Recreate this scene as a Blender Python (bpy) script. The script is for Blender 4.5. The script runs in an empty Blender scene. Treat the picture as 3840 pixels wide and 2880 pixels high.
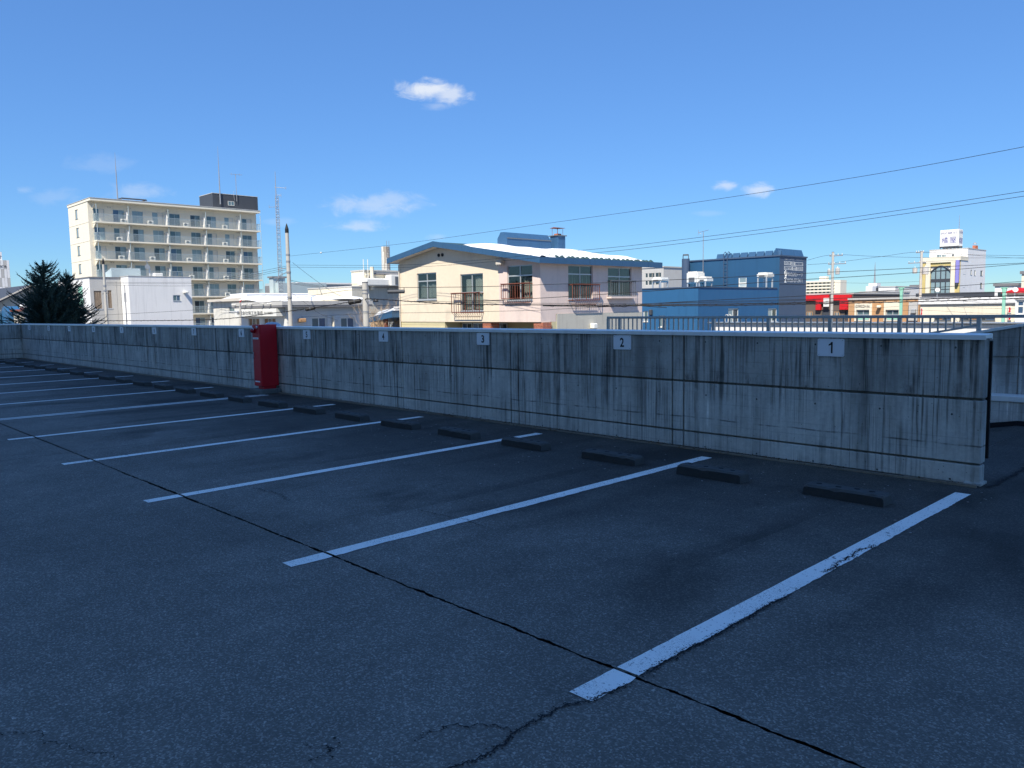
import bpy, bmesh, math, random
from mathutils import Vector, Matrix
rnd = random.Random(7)
R = math.radians
sc = bpy.context.scene
col = sc.collection

# ---------------------------------------------------------------- camera
cam_d = bpy.data.cameras.new('camera'); cam = bpy.data.objects.new('camera', cam_d); col.objects.link(cam)
cam_d.sensor_width = 36.0; cam_d.lens = 27.86; cam_d.clip_start = 0.05; cam_d.clip_end = 3000
PITCH, ROLL, YAW = 0.0950, 0.0157, 0.8032
fw = Vector((-math.sin(YAW)*math.cos(PITCH), math.cos(YAW)*math.cos(PITCH), -math.sin(PITCH)))
rt = Vector((math.cos(YAW), math.sin(YAW), 0)); up = rt.cross(fw)
rt = (rt*math.cos(ROLL) - up*math.sin(ROLL)).normalized(); up = rt.cross(fw)
cam.matrix_world = Matrix(((rt.x, up.x, -fw.x, 0), (rt.y, up.y, -fw.y, 0), (rt.z, up.z, -fw.z, 1.627), (0, 0, 0, 1)))
sc.camera = cam

# ---------------------------------------------------------------- sky, sun, exposure
SUN = Vector((0.50, -1.0, 1.40)).normalized()
w = bpy.data.worlds.new('World'); sc.world = w; w.use_nodes = True; w.cycles.sampling_method = 'MANUAL'; w.cycles.sample_map_resolution = 256
SKY_STRENGTH, SUN_STRENGTH, EXPOSURE = 0.15, 2.4, 1.52
vs = sc.view_settings; vs.view_transform = 'Standard'; vs.look = 'None'; vs.gamma = 1; vs.use_curve_mapping = False; vs.exposure = EXPOSURE
sl = bpy.data.lights.new('sun', 'SUN'); sl.energy = SUN_STRENGTH; sl.angle = R(0.53); sl.color = (1.0, 0.93, 0.80)
so = bpy.data.objects.new('sun', sl); col.objects.link(so); so.rotation_euler = (-SUN).to_track_quat('-Z', 'Y').to_euler(); so.location = (20, -60, 80)

cy = sc.cycles; cy.max_bounces = 6; cy.diffuse_bounces = 3; cy.glossy_bounces = 2; cy.transmission_bounces = 4; cy.transparent_max_bounces = 8; cy.use_adaptive_sampling = True; cy.adaptive_threshold = 0.015; cy.caustics_reflective = False; cy.caustics_refractive = False

class NG:
    """small helper to write shader graphs"""
    def __init__(s, tree): s.t = tree; s.t.nodes.clear()
    def n(s, kind, ins=None, **props):
        nd = s.t.nodes.new(kind)
        for k, v in props.items(): setattr(nd, k, v)
        for k, v in (ins or {}).items():
            sk = nd.inputs[k]
            if isinstance(v, bpy.types.NodeSocket): s.t.links.new(v, sk)
            elif isinstance(v, bpy.types.Node): s.t.links.new(v.outputs[0], sk)
            else: sk.default_value = v
        return nd
    def m(s, op, a, b=0.0, c=None, clamp=False):
        ins = {0: a, 1: b}
        if c is not None: ins[2] = c
        return s.n('ShaderNodeMath', ins, operation=op, use_clamp=clamp).outputs[0]
    def v(s, op, a, b=None):
        nd = s.n('ShaderNodeVectorMath', {0: a} if b is None else {0: a, 1: b}, operation=op)
        return nd.outputs['Value'] if op == 'DOT_PRODUCT' else nd.outputs[0]
    def noise(s, vec, scale, detail=4, rough=0.55, dist=0.0):
        return s.n('ShaderNodeTexNoise', {'Vector': vec, 'Scale': scale, 'Detail': detail, 'Roughness': rough, 'Distortion': dist}).outputs[0]
    def ss(s, x, a, b):     # smoothstep from a to b
        return s.n('ShaderNodeMapRange', {'Value': x, 'From Min': a, 'From Max': b, 'To Min': 0.0, 'To Max': 1.0}, interpolation_type='SMOOTHSTEP').outputs[0]
    def mix(s, f, a, b, blend='MIX'):
        nd = s.n('ShaderNodeMix', data_type='RGBA', blend_type=blend)
        for i, v in ((0, f), (6, a), (7, b)):
            if isinstance(v, bpy.types.NodeSocket): s.t.links.new(v, nd.inputs[i])
            else: nd.inputs[i].default_value = v if i == 0 else (tuple(v) + (1,) if len(v) == 3 else v)
        return nd.outputs[2]

g = NG(w.node_tree)
sky = g.n('ShaderNodeTexSky', sky_type='NISHITA', sun_disc=False, sun_elevation=math.asin(SUN.z), sun_rotation=math.atan2(SUN.x, SUN.y), altitude=300, air_density=0.65, dust_density=0.0, ozone_density=4.5)
dirv = g.n('ShaderNodeTexCoord').outputs['Generated']
hx, hy = math.cos(YAW), math.sin(YAW)
fwd = g.m('MAXIMUM', g.v('DOT_PRODUCT', dirv, (-hy, hx, 0)), 0.02)
cu = g.m('DIVIDE', g.v('DOT_PRODUCT', dirv, (hx, hy, 0)), fwd)
cv = g.m('DIVIDE', g.v('DOT_PRODUCT', dirv, (0, 0, 1)), fwd)
cvec = g.n('ShaderNodeCombineXYZ', {0: cu, 1: cv}).outputs[0]
cn = g.noise(g.v('MULTIPLY', cvec, (1, 1.9, 1)), 30, 5, 0.62, 0.5)
cn2 = g.noise(g.v('MULTIPLY', cvec, (1, 2.2, 1)), 9, 3, 0.5, 0.3)
dens = None
# small fair-weather clouds: (azimuth tangent, elevation tangent, half width, half height, opacity)
for (u0, v0, a, b, op) in [(-0.0988, 0.2686, 0.0454, 0.0151, 0.95), (-0.0729, 0.2603, 0.0432, 0.0151, 0.75), (-0.0862, 0.2494, 0.0273, 0.0071, 0.25), (-0.1685, 0.1301, 0.0795, 0.0172, 0.42), (-0.1419, 0.1368, 0.05, 0.0111, 0.35), (-0.1909, 0.1043, 0.0522, 0.0101, 0.45), (0.2674, 0.148, 0.0227, 0.0081, 0.6), (0.3111, 0.1422, 0.0263, 0.0101, 0.7), (-0.5089, 0.1864, 0.05, 0.0141, 0.12), (-0.4585, 0.1492, 0.05, 0.0141, 0.28), (-0.6001, 0.1555, 0.0182, 0.0061, 0.2), (-0.5612, 0.1459, 0.0409, 0.0141, 0.14), (-0.2851, 0.1117, 0.0273, 0.0061, 0.14), (-0.0901, 0.0897, 0.0182, 0.0061, 0.2), (0.2518, 0.1138, 0.0273, 0.005, 0.12)]:
    du = g.m('DIVIDE', g.m('SUBTRACT', cu, u0), a); dv = g.m('DIVIDE', g.m('SUBTRACT', cv, v0), b)
    r2 = g.m('ADD', g.m('MULTIPLY', du, du), g.m('MULTIPLY', dv, dv))
    e = g.m('SUBTRACT', 1.0, g.m('SQRT', r2))
    e = g.m('ADD', e, g.m('MULTIPLY', g.m('SUBTRACT', cn, 0.5), 1.9)); e = g.m('ADD', e, g.m('MULTIPLY', g.m('SUBTRACT', cn2, 0.5), 0.9))
    d = g.m('MULTIPLY', g.ss(e, 0.05, 0.95), op)
    d = g.m('MULTIPLY', d, g.m('LESS_THAN', r2, 4.0))
    dens = d if dens is None else g.m('MAXIMUM', dens, d)
# the camera compresses the sky's range: one even tone curve over the whole sky
deep = g.n('ShaderNodeGamma', {0: g.v('MULTIPLY', sky.outputs[0], (0.297, 0.335, 0.328)), 1: 1.26}).outputs[0]
lum = g.n('ShaderNodeRGBToBW', {0: deep}).outputs[0]
gain = g.m('POWER', g.m('MAXIMUM', lum, 0.004), -0.54)
skycol = g.v('MULTIPLY', deep, g.n('ShaderNodeCombineXYZ', {0: gain, 1: gain, 2: gain}).outputs[0])
skyc = g.mix(dens, skycol, (1.85, 2.0, 2.25))
g.n('ShaderNodeOutputWorld', {0: g.n('ShaderNodeBackground', {0: skyc, 1: SKY_STRENGTH})})

# ---------------------------------------------------------------- materials
def new_mat(name):
    m = bpy.data.materials.new(name); m.use_nodes = True
    return m, NG(m.node_tree)
def wpos(g): return g.n('ShaderNodeNewGeometry').outputs['Position']
def finish(g, colr, rough, bump=None, metal=0.0, spec=0.5, bdist=0.01, bstr=1.0, trans=None):
    ins = {'Base Color': colr, 'Roughness': rough, 'Metallic': metal, 'Specular IOR Level': spec}
    if bump is not None: ins['Normal'] = g.n('ShaderNodeBump', {'Height': bump, 'Distance': bdist, 'Strength': bstr}).outputs[0]
    b = g.n('ShaderNodeBsdfPrincipled', ins)
    g.n('ShaderNodeOutputMaterial', {0: b})
def plain(name, c, rough=0.75, var=0.18, scale=1.2, streak=0.0, bump=0.004, bscale=25, metal=0.0, spec=0.4, dirt=None):
    """weathered one-colour surface: blotches, vertical rain streaks, fine relief"""
    m, g = new_mat(name); p = wpos(g)
    n1 = g.noise(p, scale, 5, 0.6); n2 = g.noise(p, scale*9, 3, 0.6)
    f = g.m('ADD', g.m('MULTIPLY', g.m('SUBTRACT', n1, 0.5), 2*var), g.m('MULTIPLY', g.m('SUBTRACT', n2, 0.5), var))
    f = g.m('ADD', f, 1.0)
    if streak:
        st = g.noise(g.v('MULTIPLY', p, (1, 1, 0.06)), scale*6, 3, 0.6)
        f = g.m('MULTIPLY', f, g.m('SUBTRACT', 1.0, g.m('MULTIPLY', g.ss(st, 0.5, 0.75), streak)))
    cc = g.mix(1.0, c, g.n('ShaderNodeCombineXYZ', {0: f, 1: f, 2: f}).outputs[0], 'MULTIPLY')
    if dirt: cc = g.mix(g.m('MULTIPLY', g.ss(n1, 0.52, 0.72), dirt[1]), cc, dirt[0])
    finish(g, cc, g.m('ADD', rough, g.m('MULTIPLY', g.m('SUBTRACT', n2, 0.5), 0.2)), g.noise(p, bscale, 3) if bump else None, metal, spec, bump or 0.01)
    return m
M = {}
def asphalt_colour(g, p):
    vor = g.n('ShaderNodeTexVoronoi', {'Vector': p, 'Scale': 135.0, 'Randomness': 1.0}, feature='F1')
    cell = g.n('ShaderNodeSeparateColor', {0: vor.outputs['Color']}).outputs[0]
    vor2 = g.n('ShaderNodeTexVoronoi', {'Vector': p, 'Scale': 48.0}, feature='F1')
    cell2 = g.n('ShaderNodeSeparateColor', {0: vor2.outputs['Color']}).outputs[1]
    n1 = g.noise(p, 0.45, 5, 0.6, 0.4); n2 = g.noise(p, 3.5, 4, 0.6); n3 = g.noise(p, 60, 3, 0.7)
    base = g.m('ADD', 0.138, g.m('MULTIPLY', g.m('POWER', cell, 4.0), 0.21))
    base = g.m('ADD', base, g.m('MULTIPLY', g.ss(cell2, 0.955, 0.98), g.m('MULTIPLY', g.m('LESS_THAN', vor2.outputs['Distance'], 0.32), 0.20)))
    f = g.m('ADD', 0.36, g.m('MULTIPLY', n1, 1.05)); f = g.m('MULTIPLY', f, g.m('ADD', 0.68, g.m('MULTIPLY', n2, 0.62))); f = g.m('MULTIPLY', f, g.m('ADD', 0.55, g.m('MULTIPLY', n3, 0.9)))
    base = g.m('MULTIPLY', base, f)
    h = g.m('ADD', g.m('MULTIPLY', g.m('SUBTRACT', 1.0, vor.outputs['Distance']), 0.6), g.m('MULTIPLY', n3, 0.6))
    return base, h
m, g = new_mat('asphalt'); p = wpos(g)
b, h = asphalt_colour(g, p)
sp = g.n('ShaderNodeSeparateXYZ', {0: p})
# parking bays darken towards the wheel stops; oil stains in random patches
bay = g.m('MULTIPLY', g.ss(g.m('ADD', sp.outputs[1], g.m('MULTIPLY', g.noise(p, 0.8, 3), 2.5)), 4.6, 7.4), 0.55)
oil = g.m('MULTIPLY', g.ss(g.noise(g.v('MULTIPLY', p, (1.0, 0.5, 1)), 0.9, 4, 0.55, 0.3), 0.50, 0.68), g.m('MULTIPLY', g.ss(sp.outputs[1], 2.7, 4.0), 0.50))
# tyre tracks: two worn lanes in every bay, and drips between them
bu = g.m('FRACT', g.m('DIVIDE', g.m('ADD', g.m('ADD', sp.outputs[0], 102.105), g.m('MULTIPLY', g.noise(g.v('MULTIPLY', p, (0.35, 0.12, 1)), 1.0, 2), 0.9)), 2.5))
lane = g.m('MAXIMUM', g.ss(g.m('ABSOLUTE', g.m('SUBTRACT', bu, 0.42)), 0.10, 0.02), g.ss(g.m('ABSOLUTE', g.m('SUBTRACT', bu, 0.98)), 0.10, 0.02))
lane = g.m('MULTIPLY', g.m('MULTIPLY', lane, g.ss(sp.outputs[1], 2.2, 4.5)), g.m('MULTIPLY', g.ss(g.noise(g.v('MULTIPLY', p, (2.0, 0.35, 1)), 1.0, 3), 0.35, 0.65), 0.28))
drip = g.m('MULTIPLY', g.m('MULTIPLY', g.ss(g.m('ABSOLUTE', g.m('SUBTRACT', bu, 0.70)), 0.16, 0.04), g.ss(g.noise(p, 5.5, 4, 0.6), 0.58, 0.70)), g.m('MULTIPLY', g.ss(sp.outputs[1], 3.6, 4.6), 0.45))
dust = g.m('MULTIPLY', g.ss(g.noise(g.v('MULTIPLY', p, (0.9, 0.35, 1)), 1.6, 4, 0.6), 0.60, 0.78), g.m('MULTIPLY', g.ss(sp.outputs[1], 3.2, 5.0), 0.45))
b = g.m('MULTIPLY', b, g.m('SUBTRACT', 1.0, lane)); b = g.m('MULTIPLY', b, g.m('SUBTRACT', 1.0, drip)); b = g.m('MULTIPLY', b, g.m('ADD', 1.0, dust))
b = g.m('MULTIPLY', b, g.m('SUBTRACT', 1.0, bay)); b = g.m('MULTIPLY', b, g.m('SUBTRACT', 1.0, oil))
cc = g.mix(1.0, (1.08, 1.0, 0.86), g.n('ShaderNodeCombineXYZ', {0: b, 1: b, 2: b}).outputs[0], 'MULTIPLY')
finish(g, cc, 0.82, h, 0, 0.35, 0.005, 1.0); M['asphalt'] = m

m, g = new_mat('line_paint'); p = wpos(g)
b, h = asphalt_colour(g, p)
wear = g.m('ADD', g.noise(p, 16, 6, 0.75), g.m('MULTIPLY', g.m('SUBTRACT', g.noise(p, 1.3, 3), 0.5), 0.25))
vc = g.n('ShaderNodeTexVoronoi', {'Vector': g.v('ADD', p, g.n('ShaderNodeTexNoise', {'Vector': p, 'Scale': 12.0}).outputs['Color']), 'Scale': 9.0}, feature='DISTANCE_TO_EDGE').outputs['Distance']
chip = g.m('MAXIMUM', g.m('MAXIMUM', g.ss(wear, 0.61, 0.66), g.ss(g.noise(p, 60, 3, 0.6), 0.63, 0.70)), g.m('MULTIPLY', g.m('LESS_THAN', vc, 0.016), g.ss(g.noise(p, 2.1, 2), 0.42, 0.58)))
pw = g.m('ADD', 0.88, g.m('MULTIPLY', g.noise(p, 45, 4, 0.7), 0.12))
cc = g.mix(g.m('MULTIPLY', chip, 0.85), g.n('ShaderNodeCombineXYZ', {0: pw, 1: g.m('MULTIPLY', pw, 0.99), 2: g.m('MULTIPLY', pw, 0.92)}).outputs[0], (0.05, 0.05, 0.052))
finish(g, cc, 0.7, g.m('SUBTRACT', h, g.m('MULTIPLY', chip, 0.6)), 0, 0.4, 0.003, 0.6); M['paint'] = m

def concrete(name, base=0.56, top=0.80, streaks=1.0, along=(1, 0)):
    m, g = new_mat(name); p = wpos(g); sp = g.n('ShaderNodeSeparateXYZ', {0: p}); z = sp.outputs[2]
    a = g.m('ADD', g.m('MULTIPLY', sp.outputs[0], 1.0), g.m('MULTIPLY', sp.outputs[1], 0.83))
    def sv(sx, sz): return g.n('ShaderNodeCombineXYZ', {0: g.m('MULTIPLY', a, sx), 1: 0.0, 2: g.m('MULTIPLY', z, sz)}).outputs[0]
    big = g.noise(p, 1.1, 5, 0.6); fine = g.noise(p, 38, 4, 0.7); mid = g.noise(p, 7, 4, 0.6)
    v = g.m('MULTIPLY', base, g.m('ADD', 0.55, g.m('MULTIPLY', big, 0.9)))
    v = g.m('MULTIPLY', v, g.m('ADD', 0.78, g.m('MULTIPLY', fine, 0.44))); v = g.m('MULTIPLY', v, g.m('ADD', 0.80, g.m('MULTIPLY', mid, 0.4)))
    # upper lift is grimier than the lower ones
    up_ = g.m('MULTIPLY', g.ss(z, 0.755, 0.775), g.m('ADD', 0.55, g.m('MULTIPLY', g.noise(sv(0.9, 1.5), 1.0, 4), 0.9)))
    v = g.m('MULTIPLY', v, g.m('SUBTRACT', 1.0, g.m('MULTIPLY', up_, 1.0 - top)))
    # rain streaks: broad, medium and hairline; they thin out further down
    s1 = g.ss(g.noise(sv(2.6, 0.30), 1.0, 4, 0.65, 0.15), 0.48, 0.70)
    s2 = g.ss(g.noise(sv(13, 0.42), 1.0, 4, 0.7, 0.1), 0.47, 0.63)
    s3 = g.ss(g.noise(sv(38, 0.5), 1.0, 3, 0.7, 0.1), 0.50, 0.62)
    reach = g.m('ADD', 0.68, g.m('MULTIPLY', g.ss(g.m('ADD', z, g.m('MULTIPLY', g.noise(sv(3, 0.2), 1.0, 2), 0.8)), 0.35, 1.2), 0.32))
    dens_ = g.m('ADD', 0.66, g.m('MULTIPLY', g.ss(g.noise(sv(0.45, 0.0), 1.0, 3, 0.6), 0.30, 0.62), 0.45))
    brk = g.ss(g.noise(sv(2.6, 1.2), 1.0, 4, 0.6), 0.30, 0.60)
    dark = g.m('MAXIMUM', g.m('MULTIPLY', s1, 0.50), g.m('MAXIMUM', g.m('MULTIPLY', g.m('MULTIPLY', s2, brk), 0.80), g.m('MULTIPLY', g.m('MULTIPLY', s3, brk), 0.70)))
    # stain collecting above the lift joint
    coll = g.m('MULTIPLY', g.m('MULTIPLY', g.ss(z, 0.99, 0.78), g.ss(z, 0.765, 0.775)), g.ss(g.noise(sv(5, 1.6), 1.0, 5, 0.75), 0.48, 0.66))
    dark = g.m('MULTIPLY', dark, dens_)
    dark = g.m('MULTIPLY', g.m('MAXIMUM', g.m('MULTIPLY', dark, reach), g.m('MULTIPLY', coll, 0.72)), streaks)
    v = g.m('MULTIPLY', v, g.m('SUBTRACT', 1.0, dark))
    # faint shuttering-board lines
    bl = g.m('ABSOLUTE', g.m('SUBTRACT', g.m('FRACT', g.m('ADD', g.m('MULTIPLY', z, 8.3), g.m('MULTIPLY', g.noise(sv(0.6, 0.0), 1.0, 2), 0.15))), 0.5))
    v = g.m('MULTIPLY', v, g.m('SUBTRACT', 1.0, g.m('MULTIPLY', g.m('MULTIPLY', g.ss(bl, 0.06, 0.0), g.ss(g.noise(sv(1.7, 3.0), 1.0, 3), 0.42, 0.6)), 0.18)))
    # pale lime runs
    l1 = g.m('MULTIPLY', g.ss(g.noise(sv(8.5, 0.5), 1.7, 4, 0.6), 0.60, 0.75), g.ss(g.noise(p, 1.7, 3), 0.45, 0.65))
    v = g.m('MULTIPLY', v, g.m('ADD', 1.0, g.m('MULTIPLY', l1, 0.55)))
    # pour line
    pl = g.m('ABSOLUTE', g.m('SUBTRACT', z, g.m('ADD', 0.352, g.m('MULTIPLY', g.m('SUBTRACT', g.noise(sv(1.1, 0.0), 1.0, 4), 0.5), 0.07))))
    plm = g.m('MULTIPLY', g.ss(pl, 0.012, 0.002), g.ss(g.noise(sv(2.4, 0.0), 1.3, 4), 0.42, 0.58))
    v = g.m('MULTIPLY', v, g.m('SUBTRACT', 1.0, g.m('MULTIPLY', plm, 0.65)))
    pores = g.n('ShaderNodeTexVoronoi', {'Vector': p, 'Scale': 26.0}, feature='F1')
    pm = g.m('MULTIPLY', g.m('LESS_THAN', pores.outputs['Distance'], 0.13), g.m('GREATER_THAN', g.n('ShaderNodeSeparateColor', {0: pores.outputs['Color']}).outputs[0], 0.8))
    v = g.m('MULTIPLY', v, g.m('SUBTRACT', 1.0, g.m('MULTIPLY', pm, 0.6)))
    cc = g.mix(1.0, (1.05, 1.0, 0.90), g.n('ShaderNodeCombineXYZ', {0: v, 1: v, 2: v}).outputs[0], 'MULTIPLY')
    finish(g, cc, 0.85, g.m('SUBTRACT', g.m('ADD', fine, g.m('MULTIPLY', mid, 0.6)), g.m('MULTIPLY', pm, 1.5)), 0, 0.3, 0.004)
    return m
M['concrete'] = concrete('parapet_concrete')
M['concrete2'] = concrete('ramp_concrete', 0.52, 0.85, 0.8)
M['concrete_core'] = concrete('joint_concrete', 0.26, 0.8, 0.6)
M['joint'] = plain('joint_filler', (0.012, 0.012, 0.014), 0.9, 0.3, 4)
M['coping'] = plain('coping_metal', (0.88, 0.85, 0.79), 0.38, 0.06, 0.8, 0.12, 0.002, 6, 0.0, 0.5)
M['sign_white'] = plain('sign_white', (0.84, 0.84, 0.86), 0.35, 0.05, 2, 0.1, 0.0)
M['ink'] = plain('sign_ink', (0.012, 0.012, 0.016), 0.5, 0.1, 3, 0, 0)
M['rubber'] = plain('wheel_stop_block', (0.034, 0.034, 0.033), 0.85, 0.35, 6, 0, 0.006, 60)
M['rubber_top'] = plain('wheel_stop_top', (0.085, 0.085, 0.08), 0.9, 0.35, 9, 0, 0.004, 60)  # paler tone for the top and end faces of the stops
M['red'] = plain('cabinet_red', (0.58, 0.010, 0.020), 0.45, 0.10, 2, 0.1, 0.001, 30)
M['steel'] = plain('grey_steel', (0.34, 0.35, 0.37), 0.45, 0.12, 3, 0.1, 0.002, 30, 0.3)
M['rail'] = plain('rail_grey', (0.47, 0.45, 0.42), 0.45, 0.1, 2, 0.1, 0.001, 30, 0.2)
M['black'] = plain('black_steel', (0.012, 0.012, 0.013), 0.6, 0.2, 3, 0, 0.001)
M['zinc'] = plain('zinc', (0.55, 0.57, 0.60), 0.3, 0.1, 4, 0, 0.001, 30, 0.7)
M['leaf'] = plain('dead_leaves', (0.11, 0.065, 0.03), 0.9, 0.5, 30, 0, 0.0)
M['flash'] = plain('flashing', (0.24, 0.20, 0.15), 0.7, 0.45, 5, 0.2, 0.004, 30)
M['plinth'] = plain('old_plinth', (0.15, 0.15, 0.14), 0.9, 0.3, 5, 0.3)
M['red_lens'] = plain('red_lens', (0.35, 0.01, 0.02), 0.12, 0.05, 3, 0, 0)

# ---------------------------------------------------------------- mesh and object helpers
class MB:
    def __init__(s): s.v = []; s.f = []; s.mi = []
    def add(s, vs, fs, mi=0):
        o = len(s.v); s.v += [tuple(x) for x in vs]; s.f += [tuple(i+o for i in f) for f in fs]; s.mi += [mi]*len(fs); return s
    def box(s, x0, x1, y0, y1, z0, z1, mi=0):
        x0, x1 = sorted((x0, x1)); y0, y1 = sorted((y0, y1)); z0, z1 = sorted((z0, z1))
        return s.add([(x0,y0,z0),(x1,y0,z0),(x1,y1,z0),(x0,y1,z0),(x0,y0,z1),(x1,y0,z1),(x1,y1,z1),(x0,y1,z1)],
                     [(0,3,2,1),(4,5,6,7),(0,1,5,4),(1,2,6,5),(2,3,7,6),(3,0,4,7)], mi)
    def prism(s, poly, axis, a, b, mi=0):
        """extrude a polygon (list of 2-D points) along axis from a to b"""
        n = len(poly)
        def P(t, c): return {'x': (c, t[0], t[1]), 'y': (t[0], c, t[1]), 'z': (t[0], t[1], c)}[axis]
        return s.add([P(t, a) for t in poly]+[P(t, b) for t in poly], [tuple(range(n))[::-1], tuple(range(n, 2*n))]+[(i, (i+1) % n, n+(i+1) % n, n+i) for i in range(n)], mi)
    def tube(s, pts, r, n=6, mi=0, caps=True):
        pts = [Vector(p) for p in pts]; rs = r if isinstance(r, (list, tuple)) else [r]*len(pts)
        o = len(s.v); k = len(pts); prev = None
        for i, p in enumerate(pts):
            t = (pts[min(i+1, k-1)]-pts[max(i-1, 0)]).normalized()
            u = t.cross(Vector((0, 0, 1)) if abs(t.z) < 0.95 else Vector((1, 0, 0))).normalized()
            if prev is not None and abs(t.z) >= 0.95: u = (prev - t*prev.dot(t)).normalized()
            prev = u; v = t.cross(u)
            for j in range(n):
                a = 2*math.pi*j/n; q = p+(u*math.cos(a)+v*math.sin(a))*rs[i]; s.v.append(tuple(q))
        for i in range(k-1):
            for j in range(n):
                s.f.append((o+i*n+j, o+i*n+(j+1) % n, o+(i+1)*n+(j+1) % n, o+(i+1)*n+j)); s.mi.append(mi)
        if caps:
            s.f.append(tuple(o+j for j in range(n))[::-1]); s.f.append(tuple(o+(k-1)*n+j for j in range(n))); s.mi += [mi, mi]
        return s
    def lathe(s, c, prof, n=12, mi=0):
        """prof: list of (radius, z) above centre c"""
        return s.tube([(c[0], c[1], c[2]+z) for r, z in prof], [max(r, 0.0005) for r, z in prof], n, mi)
def tag(o, label=None, cat=None, group=None, kind=None):
    for k, v in (('label', label), ('category', cat), ('group', group), ('kind', kind)):
        if v: o[k] = v
    return o
def mesh(name, mb, mats, smooth=False, bevel=0, bseg=1):
    me = bpy.data.meshes.new(name); me.from_pydata(mb.v, [], mb.f)
    for m_ in (mats if isinstance(mats, (list, tuple)) else [mats]): me.materials.append(M[m_] if isinstance(m_, str) else m_)
    me.polygons.foreach_set('material_index', mb.mi)
    bm = bmesh.new(); bm.from_mesh(me)
    bmesh.ops.recalc_face_normals(bm, faces=bm.faces)
    if bevel: bmesh.ops.bevel(bm, geom=bm.edges[:], offset=bevel, segments=bseg, affect='EDGES', clamp_overlap=True)
    bm.to_mesh(me); bm.free()
    if smooth: me.polygons.foreach_set('use_smooth', [True]*len(me.polygons))
    me.update(); return me
def obj(name, mb, mats, parent=None, loc=None, smooth=False, bevel=0, bseg=1):
    """link one mesh object; without loc its vertices are world coordinates"""
    me = mb if isinstance(mb, bpy.types.Mesh) else mesh(name, mb, mats, smooth, bevel, bseg)
    o = bpy.data.objects.new(name, me); col.objects.link(o)
    if parent is not None: o.parent = parent
    if loc is not None: o.location = loc
    elif parent is not None and parent.parent is None: o.location = -parent.location
    return o
def thing(name, label, cat, loc, group=None, kind=None):
    o = bpy.data.objects.new(name, None); col.objects.link(o); o.location = loc; o.empty_display_size = 0.3
    return tag(o, label, cat, group, kind)
def copy_tree(o, parent=None, loc=None):
    c = o.copy(); col.objects.link(c)
    if parent is not None: c.parent = parent
    if loc is not None: c.location = loc
    for ch in list(o.children): copy_tree(ch, c)
    return c
_text = {}
def text_mesh(txt, mat_, bold=0.0, extrude=0.004):
    """text as a mesh standing in the XZ plane, unit box 0..1 wide, 0..1 high, facing -Y"""
    cu_ = bpy.data.curves.new('txt', 'FONT'); cu_.body = txt; cu_.size = 1; cu_.offset = bold; cu_.resolution_u = 3
    to = bpy.data.objects.new('txt', cu_); col.objects.link(to)
    bpy.context.view_layer.update()
    me = bpy.data.meshes.new_from_object(to.evaluated_get(bpy.context.evaluated_depsgraph_get()))
    bpy.data.objects.remove(to); bpy.data.curves.remove(cu_)
    xs = [v.co.x for v in me.vertices]; ys = [v.co.y for v in me.vertices]
    x0, x1, y0, y1 = min(xs), max(xs), min(ys), max(ys)
    mb = MB(); mb.v = [((v.co.x-x0)/(x1-x0), 0, (v.co.y-y0)/(y1-y0)) for v in me.vertices]
    mb.f = [tuple(p_.vertices) for p_ in me.polygons]; mb.mi = [0]*len(mb.f)
    bpy.data.meshes.remove(me)
    return mb
def lettering(name, txt, mat_, parent, plane, c, r, bold=0.0, proud=0.012):
    """flat print on a facade: plane 'Y' faces -Y at y=c, plane 'X' faces +X at x=c; r=(a0,a1,z0,z1)"""
    mb = text_mesh(txt, mat_, bold); a0, a1, z0, z1 = r
    mb.v = [((a0+x*(a1-a0), c-proud, z0+z*(z1-z0)) if plane == 'Y' else (c+proud, a0+x*(a1-a0), z0+z*(z1-z0))) for x, y, z in mb.v]
    return obj(name, mb, mat_, parent)


# ================================================================ the setting: street level, parking deck, ramp
GZ = -2.6
YW = 7.725                                   # face of the parapet wall
tag(obj('ground', MB().add([(-1500,-1500,GZ),(1500,-1500,GZ),(1500,1500,GZ),(-1500,1500,GZ)], [(0,1,2,3)]), [plain('street_ground', (0.14, 0.14, 0.14), 0.9, 0.3, 0.05)]), kind='structure')
deck = obj('parking_deck', MB().box(-36.0, 22.0, -39.0, YW+0.2, -0.35, -0.03).box(-2.6, 22.0, YW+0.2, 12.4, -0.35, -0.03), 'joint'); tag(deck, kind='structure')
def ragged(p0, p1, seed, amp, step=0.035, near=9.0):
    """points along a broken asphalt edge"""
    r_ = random.Random(seed); p0 = Vector(p0); p1 = Vector(p1); L = (p1-p0).length; d = (p1-p0)/L; nrm = Vector((-d.y, d.x, 0)); out = []; t = 0; w1 = 0
    while t < L:
        q = p0+d*t; w1 = 0.75*w1+r_.uniform(-amp, amp)*0.6; out.append(q+nrm*(w1+r_.uniform(-amp, amp)*0.4)); t += step*max(1.0, q.length/near*2)
    out.append(p1); return out
def slab(name, loop):
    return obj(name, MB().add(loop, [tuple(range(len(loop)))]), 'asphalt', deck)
JY, JX = 2.71, -10.40
eA = ragged((-36, JY-0.011, 0), (JX-0.005, JY-0.011, 0), 1, 0.004); eB = ragged((JX+0.005, JY-0.010, 0), (22, JY-0.010, 0), 2, 0.0075, 0.016)
eC = ragged((-36, JY+0.011, 0), (JX-0.005, JY+0.011, 0), 3, 0.004); eD = ragged((JX+0.005, JY+0.008, 0), (22, JY+0.008, 0), 4, 0.0075, 0.016)
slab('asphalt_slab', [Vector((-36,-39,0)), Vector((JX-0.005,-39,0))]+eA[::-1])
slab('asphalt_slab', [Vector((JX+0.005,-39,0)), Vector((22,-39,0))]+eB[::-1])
slab('asphalt_slab', eC+[Vector((JX-0.005,YW+0.05,0)), Vector((-36,YW+0.05,0))])
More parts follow.
